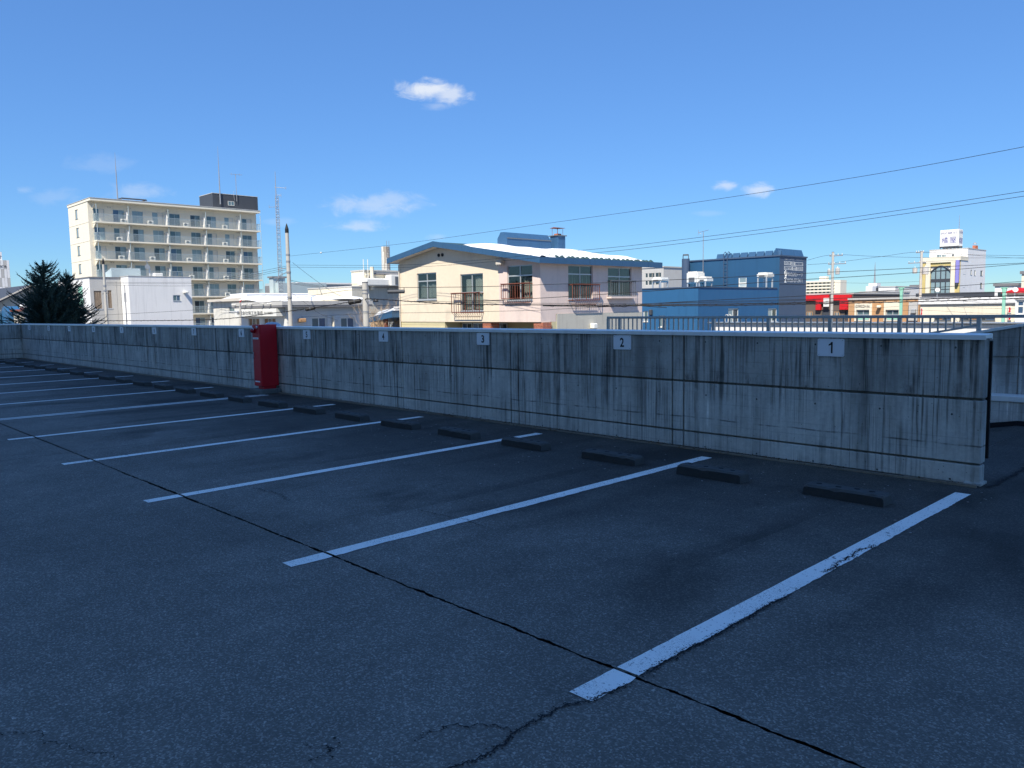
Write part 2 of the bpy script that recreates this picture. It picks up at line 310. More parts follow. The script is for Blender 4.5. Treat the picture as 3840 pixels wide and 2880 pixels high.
slab('asphalt_slab', eD+[Vector((22,12.3,0)), Vector((-2.60,12.3,0)), Vector((-2.60,YW+0.05,0)), Vector((JX+0.005,YW+0.05,0))])
# ramp going down behind the parapet
RS = 0.19
def ramp_z(x): return min(0.0, RS*(x+2.80)) if x > -16.3 else GZ+0.03
ramp = MB(); xs = [-2.601, -2.8, -3.2, -5, -8, -12, -16.3, -22]
for a, b_ in zip(xs, xs[1:]):
    ramp.add([(b_, YW+0.14, ramp_z(b_)), (a, YW+0.14, ramp_z(a)), (a, 12.2, ramp_z(a)), (b_, 12.2, ramp_z(b_))], [(0,1,2,3)])
tag(obj('ramp', ramp, 'asphalt'), kind='structure')
tag(obj('deck_structure', MB().box(-36.2, -2.0, YW+0.01, YW+0.13, GZ, -0.36).box(-35.99, 21.9, -39, YW, GZ, -0.36), [plain('deck_concrete', (0.25, 0.25, 0.24), 0.9, 0.2, 1)]), kind='structure')

# painted bay lines, broken where they cross the joint
LX = [-2.105-2.5*k for k in range(14)]
def line_piece(x0, x1, y0, y1, seed, ragR):
    left = ragged((x0, y0, 0.004), (x0, y1, 0.004), seed, 0.0015, 0.03); right = ragged((x1, y0, 0.004), (x1, y1, 0.004), seed+1, 0.007 if ragR else 0.002, 0.025)
    loop = right+left[::-1]
    obj('parking_line', MB().add(loop, [tuple(range(len(loop)))]), 'paint', deck)
for k, x in enumerate(LX):
    for (a, b_) in (((-0.105, -0.03), (0.04, 0.115)) if k == 5 else ((-0.062, 0.062),)) if True else ():
        a, b_ = x+a, x+b_
        line_piece(a, b_, 2.40, JY-0.010, k*7+11, k < 2); line_piece(a, b_, JY+0.013, 7.34, k*7+14, k < 2)
# cracks: broken dark strips
def crack(pts, w0, seed, amp=0.02):
    r_ = random.Random(seed); P = []
    for a, b_ in zip(pts, pts[1:]):
        a = Vector(a); b_ = Vector(b_); n = max(2, int((b_-a).length/0.012)); d = (b_-a).normalized(); nr = Vector((-d.y, d.x)); off = 0
        for i in range(n):
            off = off*0.7+r_.uniform(-amp, amp); P.append(a.lerp(b_, i/n)+nr*off*(1 if 0 < i else 0))
    P.append(Vector(pts[-1])); mb = MB(); W = []
    for i, q in enumerate(P):
        e = min(1, i/6, (len(P)-1-i)/6); W.append(max(0.0006, w0*e*r_.uniform(0.25, 1.3)))
    for i, q in enumerate(P):
        d = (P[min(i+1, len(P)-1)]-P[max(i-1, 0)]).normalized(); nr = Vector((-d.y, d.x))
        mb.v += [(q.x+nr.x*W[i], q.y+nr.y*W[i], 0.0055), (q.x-nr.x*W[i], q.y-nr.y*W[i], 0.0055)]
    for i in range(len(P)-1): mb.f.append((2*i, 2*i+1, 2*i+3, 2*i+2)); mb.mi.append(0)
    # crumbled edges: loose dark pits beside the crack
    for i in range(int(len(P)*w0*900)):
        q = P[r_.randrange(len(P))]; s_ = r_.uniform(0.0015, 0.0045); a_ = r_.uniform(0, 6.3); x, y = q.x+r_.gauss(0, w0*2.2), q.y+r_.gauss(0, w0*2.2)
        mb.add([(x+s_*r_.uniform(0.6, 1.6)*math.cos(a_+k_*1.257), y+s_*r_.uniform(0.6, 1.6)*math.sin(a_+k_*1.257), 0.0052) for k_ in range(5)], [(0,1,2,3,4)])
    return tag(obj('crack', mb, 'joint', deck), kind='stuff')
crack([(-2.05,2.42),(-2.10,2.29),(-2.10,2.09),(-2.07,1.91),(-2.08,1.73),(-2.12,1.5)], 0.0045, 1, 0.010)
crack([(-2.03,2.62),(-2.05,2.42)], 0.006, 21, 0.006); crack([(-2.035,2.73),(-2.035,3.3),(-2.038,4.1)], 0.006, 22, 0.007)
crack([(-2.10,2.02),(-2.19,2.0),(-2.31,1.88),(-2.33,1.71)], 0.002, 2, 0.012)
crack([(-3.62,0.55),(-3.53,0.60),(-3.42,0.72),(-3.33,0.70),(-3.2,0.78),(-3.01,0.86)], 0.0010, 3, 0.012)
crack([(-2.62,1.40),(-2.50,1.46),(-2.44,1.41)], 0.0012, 4, 0.01); crack([(-2.56,1.5),(-2.50,1.46),(-2.49,1.36)], 0.0015, 5, 0.01)
crack([(-5.1,3.84),(-4.88,3.86),(-4.55,3.9),(-4.30,3.875)], 0.002, 6, 0.012); crack([(-2.07,4.6),(-2.09,5.1),(-2.06,5.35)], 0.006, 7, 0.012)
crack([(-2.03,7.66),(-2.0,8.2),(-2.02,8.87),(-1.95,10.2)], 0.010, 8); crack([(-6.9,3.3),(-6.5,3.35),(-6.2,3.3)], 0.002, 9)
# grit and scraps lying on the asphalt
lit = MB(); r_ = random.Random(5)
for i in range(420):
    x = r_.uniform(-14, -1.2); y = r_.choice([r_.uniform(0.5, 7.3), r_.uniform(5.8, 7.5)]); s = r_.uniform(0.002, 0.0055)
    lit.box(x-s*1.5, x+s*1.2, y-s, y+s, 0.0005, s*0.9)
tag(obj('gravel_specks', lit, [plain('grit', (0.30, 0.29, 0.27), 0.9, 0.3, 20, 0, 0)]), 'pale grit scattered over the dark asphalt bays', 'grit', kind='stuff')

# ================================================================ parapet wall with number plates
WL, WR, WT = -35.38, -2.09, 0.13
wall = thing('parapet_wall', 'long stained concrete parapet wall with pale metal coping behind the parking bays', 'wall', (-18.7, YW, 0))
obj('core', MB().box(WL, WR-0.015, YW+0.050, YW+WT, -0.25, 1.30), 'concrete_core', wall)
vg = [-5.24-2.715*k for k in range(11)]
edges = [(WL, 'end')]
zb = [(0.010, 0.179), (0.198, 0.755), (0.777, 1.302)]
cuts = []
for x in sorted(vg): cuts.append((x-0.078, x+0.078))
xs_ = [WL]
for a, b_ in cuts: xs_ += [a, b_]
xs_.append(WR)
for i in range(len(xs_)-1):
    x0, x1 = xs_[i]+(0.010 if i else 0), xs_[i+1]-(0.010 if i < len(xs_)-2 else 0)
    for z0, z1 in zb:
        e = WR if i == len(xs_)-2 else x1
        obj('panel', MB().box(x0, e, YW, YW+(WT+0.004 if i == len(xs_)-2 else 0.055), z0, z1), 'concrete', wall, bevel=0.006)
M['hole_rim'] = plain('tie_hole_mortar', (0.10, 0.10, 0.095), 0.9, 0.25, 20)
hole = MB(); n = 12
for j in range(n):
    a0, a1 = 2*math.pi*j/n, 2*math.pi*(j+1)/n
    c_ = lambda r__, a, y: (r__*math.cos(a), y, r__*math.sin(a))
    hole.add([c_(.017,a0,-.0015),c_(.017,a1,-.0015),c_(.014,a1,-.0035),c_(.014,a0,-.0035)], [(0,1,2,3)], 1)
    hole.add([c_(.014,a0,-.0035),c_(.014,a1,-.0035),c_(.010,a1,-.0012),c_(.010,a0,-.0012)], [(0,1,2,3)], 1)
    hole.add([c_(.010,a0,-.0012),c_(.010,a1,-.0012),(0,-.0012,0)], [(0,1,2)], 0)
hole_me = mesh('tie_hole', hole, ['hole_rim', 'concrete'])
k = 0; x = -2.325
while x > -24:
    if min(abs(x-v) for v in vg) > 0.10:
        for z in (0.032, 0.622, 1.22): obj('tie_hole', hole_me, None, wall, loc=(x+18.7+rnd.uniform(-.01,.01), 0, z))
    x -= 0.636
cop = MB(); cx = [WL-0.0]+[-35.38+4.16*i for i in range(1, 8)]+[WR+0.012]
for a, b_ in zip(cx, cx[1:]):
    obj('coping', MB().prism([(YW-0.022, 1.292), (YW-0.022, 1.333), (YW+WT+0.05, 1.343), (YW+WT+0.05, 1.29), (YW+WT+0.03, 1.29), (YW+WT+0.03, 1.3035), (YW-0.012, 1.3035), (YW-0.012, 1.292)], 'x', a+0.002, b_-0.002), 'coping', wall)
# base flashing and dark gap along the foot
obj('base_gap', MB().box(WL+0.1, WR+0.0, YW-0.05, YW-0.004, 0.0005, 0.008), 'joint', wall)
fl = MB(); x = WL+0.1; r_ = random.Random(3)
while x < WR-0.05:
    L = r_.uniform(0.7, 1.9); x1 = min(x+L, WR+0.004)
    fl.box(x, x1-0.004, YW-0.098+r_.uniform(-.006,.006), YW-0.062, 0.0005, 0.018+r_.uniform(0,.006)); x = x1
obj('base_flashing', fl, 'flash', wall)
obj('end_foot', MB().box(WR-0.12, WR+0.02, YW-0.03, YW+WT+0.02, 0.001, 0.03), 'concrete2', wall, bevel=0.006)
tag(obj('edge_plate', MB().box(WR-0.25, WR+0.004, YW+0.20, YW+0.226, 0.22, 1.275), 'black'), 'narrow black steel plate standing upright behind the right end of the parapet wall', 'steel plate')
# dead leaves along the foot of the wall
lv = MB(); r_ = random.Random(11)
for i in range(900):
    x = r_.choice([r_.uniform(-14, -2.2), r_.gauss(-5.6, 1.4), r_.gauss(-9, 1.2)]); y = YW-0.085+r_.gauss(0, 0.028)
    if y > YW-0.01 or x > -2.2: continue
    s = r_.uniform(0.006, 0.018); a = r_.uniform(0, 6.3); z = 0.022 if YW-0.1 < y < YW-0.06 else 0.010
    u = Vector((math.cos(a), math.sin(a), r_.uniform(-.4, .4)))*s; v = Vector((-math.sin(a), math.cos(a), r_.uniform(-.4, .4)))*s*0.5; c_ = Vector((x, y, z+r_.uniform(0, .012)))
    lv.add([c_-u, c_-v+Vector((0,0,.003)), c_+u, c_+v], [(0,1,2,3)])
tag(obj('leaf_litter', lv, 'leaf'), 'dry brown leaf litter along the foot of the parapet wall', 'leaf litter', kind='stuff')

# return wall on the far left
rw = thing('return_wall', 'short stained concrete wall turning the far left corner of the deck', 'wall', (WL, 0, 0))
obj('core', MB().box(WL-WT, WL-0.045, -39, YW, -0.25, 1.295), 'concrete_core', rw); obj('corner_block', MB().box(WL-WT, WL-0.002, YW-0.035, YW+WT, -0.25, 1.298), 'concrete', rw)
ys = [YW-0.02]+[YW-0.02-2.7*i for i in range(1, 18)]
for a, b_ in zip(ys, ys[1:]):
    for z0, z1 in zb: obj('panel', MB().box(WL-0.05, WL, b_+0.010, a-0.010, z0, z1), 'concrete', rw, bevel=0.005)
for a, b_ in ((YW-0.024, 3.5), (3.496, -0.7), (-0.704, -39)):
    obj('coping', MB().prism([(WL+0.022, 1.292), (WL+0.022, 1.333), (WL-WT-0.05, 1.343), (WL-WT-0.05, 1.29)], 'y', a, b_), 'coping', rw)

# number plates
plate = MB(); pw_, ph_, rr = 0.134, 0.0875, 0.012; loop = []
for cxx, czz, a0 in ((pw_-rr, ph_-rr, 0), (-pw_+rr, ph_-rr, 90), (-pw_+rr, -ph_+rr, 180), (pw_-rr, -ph_+rr, 270)):
    for t in (0, 30, 60, 90): loop.append((cxx+rr*math.cos(R(a0+t)), czz+rr*math.sin(R(a0+t))))
plate.prism(loop, 'y', -0.012, -0.002); plate_me = mesh('plate', plate, 'sign_white')
screw = MB()
for sx in (-1, 1):
    for sz in (-1, 1): screw.prism([(sx*0.118+0.0035*math.cos(R(60*t)), sz*0.072+0.0035*math.sin(R(60*t))) for t in range(6)], 'y', -0.015, -0.0121)
screw_me = mesh('screws', screw, 'steel')
words = 'one two three four five six seven eight nine ten eleven twelve thirteen'.split()
SX = [-3.445, -6.042, -8.589, -11.091, -13.617, -16.384, -18.904, -21.44, -23.93, -26.46, -28.99, -31.45, -34.06]
for k, x in enumerate(SX):
    t = thing('number_plate', 'white bay plate on the parapet wall with the black number %s' % words[k], 'number plate', (x, YW, 1.193), 'bay number plates on the parapet wall')
    obj('plate', plate_me, None, t, loc=(0,0,0)); tag(obj('screws', screw_me, None, t, loc=(0,0,0)), kind='stuff')
    s_ = str(k+1)
    for j, ch_ in enumerate(s_):
        x0 = (j-(len(s_)-1)/2)*0.068
        if ch_ == '1': mb = MB().prism([(0.004, -0.5), (0.020, -0.5), (0.020, 0.5), (0.006, 0.5), (-0.004, 0.36), (-0.020, 0.28), (-0.020, 0.16), (0.004, 0.24)], 'y', -0.0135, -0.0122); mb.v = [(q[0]+x0, q[1], q[2]*0.112) for q in mb.v]
        else: mb = text_mesh(ch_, 'ink', 0.022); mb.v = [((q[0]-0.5)*0.062+x0, -0.0135, (q[2]-0.5)*0.112) for q in mb.v]
        obj('digit', mb, 'ink', t, loc=(0,0,0))

# wheel stops, two in each bay
def stop_mesh(seed):
    r_ = random.Random(seed); st = MB(); prof = [(-0.095, 0), (-0.091, 0.040), (-0.088, 0.078), (-0.072, 0.097), (-0.02, 0.098), (0.060, 0.097), (0.088, 0.075), (0.095, 0)]
    sec = [(-0.345, 0.80), (-0.332, 0.95), (-0.305, 1.0)]+[(-0.305+0.061*k, 1.0) for k in range(1, 10)]+[(0.305, 1.0), (0.332, 0.95), (0.345, 0.80)]
    np_ = len(prof)
    for i, (x, sf) in enumerate(sec):
        for j, (y, z) in enumerate(prof):
            c_ = r_.uniform(0, 0.012) if j in (2, 3) and r_.random() < 0.3 else r_.uniform(0, 0.002)
            st.v.append((x+r_.uniform(-.002, .002), y*(0.93 if i in (0, len(sec)-1) else 1)*(1-c_*3), max(0, z*sf-(c_ if z > 0 else 0))))
    for i in range(len(sec)-1):
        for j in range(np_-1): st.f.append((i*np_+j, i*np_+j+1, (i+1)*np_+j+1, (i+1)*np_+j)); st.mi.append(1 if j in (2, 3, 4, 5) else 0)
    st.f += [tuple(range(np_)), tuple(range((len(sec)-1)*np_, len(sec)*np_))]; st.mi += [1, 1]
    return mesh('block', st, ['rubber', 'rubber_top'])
stop_mes = [stop_mesh(k) for k in range(5)]
bh = MB()
for x in (-0.24, -0.06, 0.09, 0.22):
    bh.prism([(x+0.026*math.cos(R(30*t)), 0.012*math.sin(R(x*900))+0.016*math.sin(R(30*t))) for t in range(12)], 'z', 0.0955, 0.0988)
bolt_me = mesh('bolt_recess', bh, 'joint')
for k in range(13):
    for side, x in (('right', -2.74), ('left', -4.00)):
        x = x-2.5*k+rnd.uniform(-.03, .03)
        t = thing('wheel_stop', 'dark %s wheel stop in the bay under number %s' % (side, words[k]), 'wheel stop', (x, 6.50+rnd.uniform(-.012, .012), 0), 'wheel stops in the parking bays')
        t.rotation_euler = (R(rnd.uniform(-1.2, 1.2)), R(rnd.uniform(-0.6, 0.6)), R(rnd.uniform(-2.2, 2.2))); t.scale = (rnd.uniform(0.97, 1.03), rnd.uniform(0.95, 1.05), rnd.uniform(0.93, 1.05))
        obj('block', stop_mes[rnd.randrange(5)], None, t, loc=(0,0,0)); tag(obj('bolt_recesses', bolt_me, None, t, loc=(0,0,0)), kind='stuff')

# red hose cabinet on its plinth
cab = thing('hose_cabinet', 'tall dark red steel fire hose cabinet on a concrete plinth against the parapet wall', 'cabinet', (-14.93, 7.49, 0))
obj('plinth', MB().box(-15.17, -14.68, 7.26, 7.70, 0, 0.10), 'plinth', cab, bevel=0.012)
obj('foot', MB().box(-15.03, -14.79, 7.39, 7.65, 0.10, 0.152), 'red', cab)
obj('body', MB().box(-15.09, -14.77, 7.345, 7.70, 0.152, 1.385), 'red', cab, bevel=0.006)
dr = obj('door', MB().box(-15.082, -14.778, 7.331, 7.3455, 0.165, 1.16), 'red', cab, bevel=0.004)
obj('handle', MB().box(-15.066, -15.048, 7.312, 7.331, 0.72, 0.80).box(-15.068, -15.046, 7.318, 7.331, 0.80, 0.835), 'zinc', dr)
obj('upper_panel', MB().box(-15.082, -14.778, 7.331, 7.3455, 1.168, 1.375), 'red', cab, bevel=0.004)
lamp = obj('lamp', MB().tube([(-14.995, 7.331, 1.265), (-14.995, 7.290, 1.265), (-14.995, 7.262, 1.265), (-14.995, 7.245, 1.265)], [0.050, 0.046, 0.030, 0.006], 14), 'red_lens', cab, smooth=True)
obj('lamp_hood', MB().tube([(-15.05, 7.29, 1.285), (-15.03, 7.285, 1.318), (-14.995, 7.283, 1.330), (-14.96, 7.285, 1.318), (-14.94, 7.29, 1.285)], 0.007, 6), 'sign_white', lamp)
obj('bell_disc', MB().tube([(-14.865, 7.331, 1.335), (-14.865, 7.318, 1.335), (-14.865, 7.314, 1.335)], [0.028, 0.026, 0.010], 14), 'zinc', cab)
np1 = obj('name_strip', MB().box(-15.062, -14.83, 7.3275, 7.3315, 1.095, 1.130), 'sign_white', cab)
obj('small_print', MB().box(-15.03, -14.985, 7.3265, 7.3274, 1.107, 1.118).box(-14.97, -14.93, 7.3265, 7.3274, 1.107, 1.118).box(-14.915, -14.86, 7.3265, 7.3274, 1.107, 1.118), 'steel', np1)
obj('lower_strip', MB().box(-15.04, -14.84, 7.3275, 7.3315, 0.235, 0.262), 'sign_white', cab)
# vent dome showing over the coping
vd = thing('vent_dome', 'small silver mushroom vent dome showing over the wall beside the red cabinet', 'vent', (-17.85, 9.2, 0))
obj('stack', MB().lathe((-17.85, 9.2, -2.5), [(0.10, 0), (0.10, 3.80)], 12), 'zinc', vd)
obj('dome', MB().lathe((-17.85, 9.2, 1.235), [(0.23, 0), (0.225, 0.04), (0.19, 0.10), (0.12, 0.145), (0.01, 0.16)], 20), 'zinc', vd, smooth=True)

# ================================================================ ramp side: outer wall, kerb, railing
YO = 12.2
def top_z(x): return min(1.30, 1.284+RS*(x+2.856))
ow = thing('ramp_wall', 'concrete outer wall of the ramp with sloping pale coping on the right', 'wall', (-6, YO, -1))
ob = MB(); xs = [-12, -9, -6, -4, -2.78, 6.0]
poly = [(x, top_z(x)) for x in xs]+[(6, GZ), (-12, GZ)]
obj('core', MB().prism(poly, 'y', YO+0.016, YO+0.18), 'concrete2', ow)
for (a, b_) in ((-12, -5.6), (-5.586, -2.9), (-2.886, -0.2), (-0.186, 2.5), (2.514, 6.0)):
    for z0, z1 in ((-0.2, 0.86), (0.884, 9)):
        zt0, zt1 = min(z1, top_z(a)), min(z1, top_z(b_))
        pl = [(a, z0), (b_, z0), (b_, max(zt1, z0+0.002)), (a, max(zt0, z0+0.002))]
        if a < -2.78 < b_ and z1 > 1: pl.insert(3, (-2.78, top_z(-2.78)))
        if zt1 > z0+0.01: obj('panel', MB().prism(pl, 'y', YO, YO+0.02), 'concrete2', ow)
for a, b_ in ((-12, -9), (-9, -6), (-6, -2.78), (-2.78, 1.5), (1.5, 6)):
    za, zb_ = top_z(a), top_z(b_)
    obj('coping', MB().add([(a, YO-0.02, za+0.001), (b_, YO-0.02, zb_+0.001), (b_, YO+0.21, zb_+0.001), (a, YO+0.21, za+0.001), (a, YO-0.02, za+0.036), (b_, YO-0.02, zb_+0.036), (b_, YO+0.21, zb_+0.044), (a, YO+0.21, za+0.044)], [(0,3,2,1),(4,5,6,7),(0,1,5,4),(1,2,6,5),(2,3,7,6),(3,0,4,7)]), 'coping', ow)
kb = thing('ramp_kerb_wall', 'low concrete kerb wall with pale flat top at the foot of the ramp wall', 'kerb', (-1, YO-0.2, 0))
obj('kerb', MB().prism([(-5.2, -0.5), (6, -0.05), (6, 0.301), (-5.2, 0.301)], 'y', YO-0.30, YO-0.004), 'concrete2', kb)
obj('kerb_top', MB().box(-5.2, 6, YO-0.32, YO-0.004, 0.302, 0.378), 'coping', kb, bevel=0.006)
obj('kerb_foot', MB().prism([(-5.2, -0.55), (-2.8, -0.06), (6, -0.06), (6, 0.06), (-2.8, 0.06), (-5.2, -0.36)], 'y', YO-0.36, YO-0.303), 'joint', kb)
ra = thing('railing', 'grey steel railing with upright bars on the ramp wall behind the parapet', 'railing', (-6, YO+0.09, 0))
RY = YO+0.09; RT = 1.440
obj('top_rail', MB().box(-9.99, 6, RY-0.024, RY+0.024, RT-0.045, RT), 'rail', ra, bevel=0.005)
def low_z(x): return 1.158+RS*(x+4.06)+0.0
obj('bottom_rail', MB().add([(-9.95, RY-.015, low_z(-9.95)), (-3.43, RY-.015, low_z(-3.43)), (-3.43, RY+.015, low_z(-3.43)), (-9.95, RY+.015, low_z(-9.95)), (-9.95, RY-.015, low_z(-9.95)+.03), (-3.43, RY-.015, low_z(-3.43)+.03), (-3.43, RY+.015, low_z(-3.43)+.03), (-9.95, RY+.015, low_z(-9.95)+.03)], [(0,3,2,1),(4,5,6,7),(0,1,5,4),(1,2,6,5),(2,3,7,6),(3,0,4,7)]), 'rail', ra)
posts = [-9.965, -9.678, -8.64, -7.595, -6.55, -5.505, -4.46, -3.41, -1.3, 0.8, 2.9, 5.0]
for x in posts: obj('post', MB().box(x-0.026, x+0.026, RY-0.026, RY+0.026, top_z(x)+0.03, RT-0.046), 'rail', ra)
for a, b_ in zip(posts[:7], posts[1:8]):
    nb = max(2, round((b_-a)/0.1)); 
    for i in range(1, nb):
        x = a+(b_-a)*i/nb; obj('bar', MB().box(x-0.011, x+0.011, RY-0.008, RY+0.008, low_z(x)+0.029, RT-0.0455), 'rail', ra)

# ================================================================ unseen block added behind the camera, shaped to shade the deck
sb = thing('shade_block', 'unseen tall pale building added behind the parking deck to shade it', 'building', (-4, -48, GZ))
M['shade_wall'] = plain('shade_block_panel', (0.55, 0.48, 0.38), 0.8, 0.08, 0.3, 0.1)  # warm tone of the added block, chosen to bounce light onto the parapet
SY = -40.0; SH = 1.3+1.40*(14.6-SY)
obj('body', MB().box(-28, 31, SY-18, SY-0.06, GZ, SH-0.3), 'shade_wall', sb)
for i in range(12):
    for j in range(16):
        x0 = -28+59*i/12; z0 = GZ+(SH-GZ)*j/16
        obj('facade_panel', MB().box(x0+0.02, x0+59/12-0.02, SY-0.06, SY, z0+0.02, z0+(SH-GZ)/16-0.02), 'shade_wall', sb)


# ================================================================ town beyond the deck
def P_(name, *a, **k): M[name] = plain(name, *a, **k)
P_('cream', (0.80, 0.69, 0.54), 0.85, 0.14, 0.8, 0.05, 0.004, 30, dirt=((0.42, 0.37, 0.30), 0.45))
P_('pink', (0.76, 0.62, 0.56), 0.85, 0.12, 0.8, 0.06, 0.004, 30, dirt=((0.45, 0.40, 0.38), 0.42))
P_('render_grey', (0.52, 0.50, 0.44), 0.9, 0.12, 0.9, 0.2, 0.004, 30)
P_('roof_blue', (0.038, 0.105, 0.21), 0.45, 0.10, 1.2, 0.15, 0.002, 10)
P_('roof_green', (0.035, 0.07, 0.07), 0.5, 0.15, 1.5)
P_('soffit', (0.62, 0.57, 0.50), 0.8, 0.1, 1)
P_('snow', (0.86, 0.88, 0.92), 0.6, 0.05, 1.5, 0, 0.03, 4)
P_('alu', (0.55, 0.57, 0.58), 0.4, 0.08, 3, 0, 0.001, 20, 0.4)
P_('alu_dark', (0.16, 0.17, 0.18), 0.45, 0.1, 3, 0, 0.001, 20, 0.3)
P_('rust', (0.22, 0.075, 0.05), 0.8, 0.35, 8, 0, 0.003, 60)
P_('curtain', (0.70, 0.66, 0.58), 0.9, 0.15, 6)
P_('wood', (0.30, 0.17, 0.09), 0.7, 0.3, 5, 0.4)
P_('brick', (0.46, 0.15, 0.08), 0.85, 0.35, 9); P_('mortar', (0.55, 0.52, 0.46), 0.9, 0.2, 8)
P_('tan_siding', (0.62, 0.55, 0.34), 0.8, 0.12, 2); P_('tan_tile', (0.40, 0.33, 0.18), 0.8, 0.2, 4)
P_('white_wall', (0.80, 0.79, 0.78), 0.85, 0.06, 0.6, 0.12, 0.004, 25)
P_('white_siding', (0.76, 0.75, 0.72), 0.7, 0.06, 0.8, 0.10, 0.003, 25)
P_('old_white', (0.68, 0.66, 0.60), 0.85, 0.15, 0.7, 0.35, 0.004, 25)
P_('apt_cream', (0.82, 0.76, 0.62), 0.85, 0.05, 0.3, 0.06, 0.004, 15)
P_('apt_wall', (0.76, 0.70, 0.58), 0.85, 0.05, 0.3, 0.06, 0.004, 15)
P_('charcoal', (0.055, 0.062, 0.075), 0.6, 0.1, 1)
P_('rail_blue', (0.42, 0.50, 0.52), 0.45, 0.08, 2, 0, 0.001)
P_('ac_white', (0.78, 0.77, 0.72), 0.5, 0.08, 2, 0.1, 0.001)
P_('pole', (0.50, 0.48, 0.44), 0.85, 0.14, 2.0, 0.15, 0.003, 40)
P_('cable', (0.012, 0.012, 0.014), 0.7, 0.1, 3, 0, 0)
P_('blue_wall', (0.026, 0.118, 0.262), 0.6, 0.08, 0.7, 0.12, 0.003, 25)
P_('blue_tall', (0.024, 0.092, 0.19), 0.55, 0.06, 0.6, 0.08, 0.003, 25)
P_('navy_wall', (0.06, 0.095, 0.16), 0.55, 0.05, 0.6, 0.05, 0.002, 25)
P_('cream2', (0.80, 0.73, 0.58), 0.85, 0.06, 0.5, 0.1)
P_('grey_wall', (0.50, 0.49, 0.47), 0.85, 0.08, 0.6, 0.15); P_('grey_dark', (0.20, 0.20, 0.21), 0.8, 0.1, 0.6)
P_('print_white', (0.82, 0.84, 0.84), 0.6, 0.03, 3, 0, 0); P_('print_black', (0.02, 0.02, 0.025), 0.6, 0.05, 3, 0, 0); P_('print_blue', (0.10, 0.10, 0.34), 0.6, 0.05, 3, 0, 0)
P_('red_panel', (0.62, 0.015, 0.02), 0.45, 0.08, 1, 0.05); P_('brown_dark', (0.13, 0.105, 0.09), 0.8, 0.1, 1); P_('tan_brick', (0.52, 0.30, 0.15), 0.85, 0.15, 3)
P_('mint', (0.30, 0.62, 0.47), 0.5, 0.08, 2); P_('ochre', (0.60, 0.48, 0.20), 0.8, 0.08, 1); P_('violet', (0.28, 0.26, 0.62), 0.6, 0.08, 1)
P_('board', (0.30, 0.23, 0.17), 0.85, 0.3, 3, 0.5)
def glass(name, c, rough=0.06):
    m, g = new_mat(name); p = wpos(g); n = g.noise(p, 0.7, 3)
    cc = g.mix(n, tuple(x*0.7 for x in c), tuple(min(1, x*1.3) for x in c))
    finish(g, cc, rough, g.noise(p, 0.8, 2), 0, 0.8, 0.004); M[name] = m
glass('glass_dark', (0.035, 0.05, 0.06)); glass('glass_mid', (0.10, 0.16, 0.18)); glass('glass_pale', (0.24, 0.33, 0.36)); glass('glass_navy', (0.06, 0.11, 0.19))
# clear pane: you look through it at curtains and a dim room
m, g = new_mat('glass_clear')
gl = g.n('ShaderNodeBsdfGlossy', {'Roughness': 0.03, 'Color': (0.7, 0.7, 0.7, 1)}); tr = g.n('ShaderNodeBsdfTransparent', {'Color': (0.72, 0.76, 0.76, 1)})
fr = g.m('ADD', 0.07, g.m('MULTIPLY', g.m('POWER', g.n('ShaderNodeLayerWeight', {'Blend': 0.5}).outputs['Facing'], 3.0), 0.6))
g.n('ShaderNodeOutputMaterial', {0: g.n('ShaderNodeMixShader', {0: fr, 1: tr, 2: gl})}); M['glass_clear'] = m

class Face:
    """a facade: plane 'Y' faces -Y at y=c, plane 'X' faces +X at x=c; a runs to the right, d goes into the building"""
    def __init__(s, plane, c): s.plane = plane; s.c = c
    def p(s, a, d, z): return (a, s.c+d, z) if s.plane == 'Y' else (s.c-d, a, z)
    def box(s, mb, a0, a1, d0, d1, z0, z1, mi=0):
        p, q = s.p(a0, d0, z0), s.p(a1, d1, z1); return mb.box(p[0], q[0], p[1], q[1], p[2], q[2], mi)
    def mk(s, a0, a1, d0, d1, z0, z1): return s.box(MB(), a0, a1, d0, d1, z0, z1)
def wall_face(mb, F, a0, a1, z0, z1, holes=(), t=0.15, rim=(1, 1, 1, 1), mi=0):
    """flat wall with real openings and reveals; rim = left, right, bottom, top edges to close"""
    A = sorted({a0, a1, *[h[0] for h in holes], *[h[1] for h in holes]}); Z = sorted({z0, z1, *[h[2] for h in holes], *[h[3] for h in holes]})
    A = [x for x in A if a0 <= x <= a1]; Z = [x for x in Z if z0 <= x <= z1]
    for i in range(len(A)-1):
        for j in range(len(Z)-1):
            ca, cz = (A[i]+A[i+1])/2, (Z[j]+Z[j+1])/2
            if any(h[0] < ca < h[1] and h[2] < cz < h[3] for h in holes): continue
            mb.add([F.p(A[i],0,Z[j]), F.p(A[i+1],0,Z[j]), F.p(A[i+1],0,Z[j+1]), F.p(A[i],0,Z[j+1])], [(0,1,2,3)], mi)
    def strip(p, q): mb.add([F.p(p[0],0,p[1]), F.p(q[0],0,q[1]), F.p(q[0],t,q[1]), F.p(p[0],t,p[1])], [(0,1,2,3)], mi)
    for h in list(holes):
        b0, b1, y0, y1 = h; strip((b0,y0),(b1,y0)); strip((b1,y0),(b1,y1)); strip((b1,y1),(b0,y1)); strip((b0,y1),(b0,y0))
    for on, p, q in ((rim[0], (a0,z0), (a0,z1)), (rim[1], (a1,z0), (a1,z1)), (rim[2], (a0,z0), (a1,z0)), (rim[3], (a0,z1), (a1,z1))):
        if on: strip(p, q)
    return mb
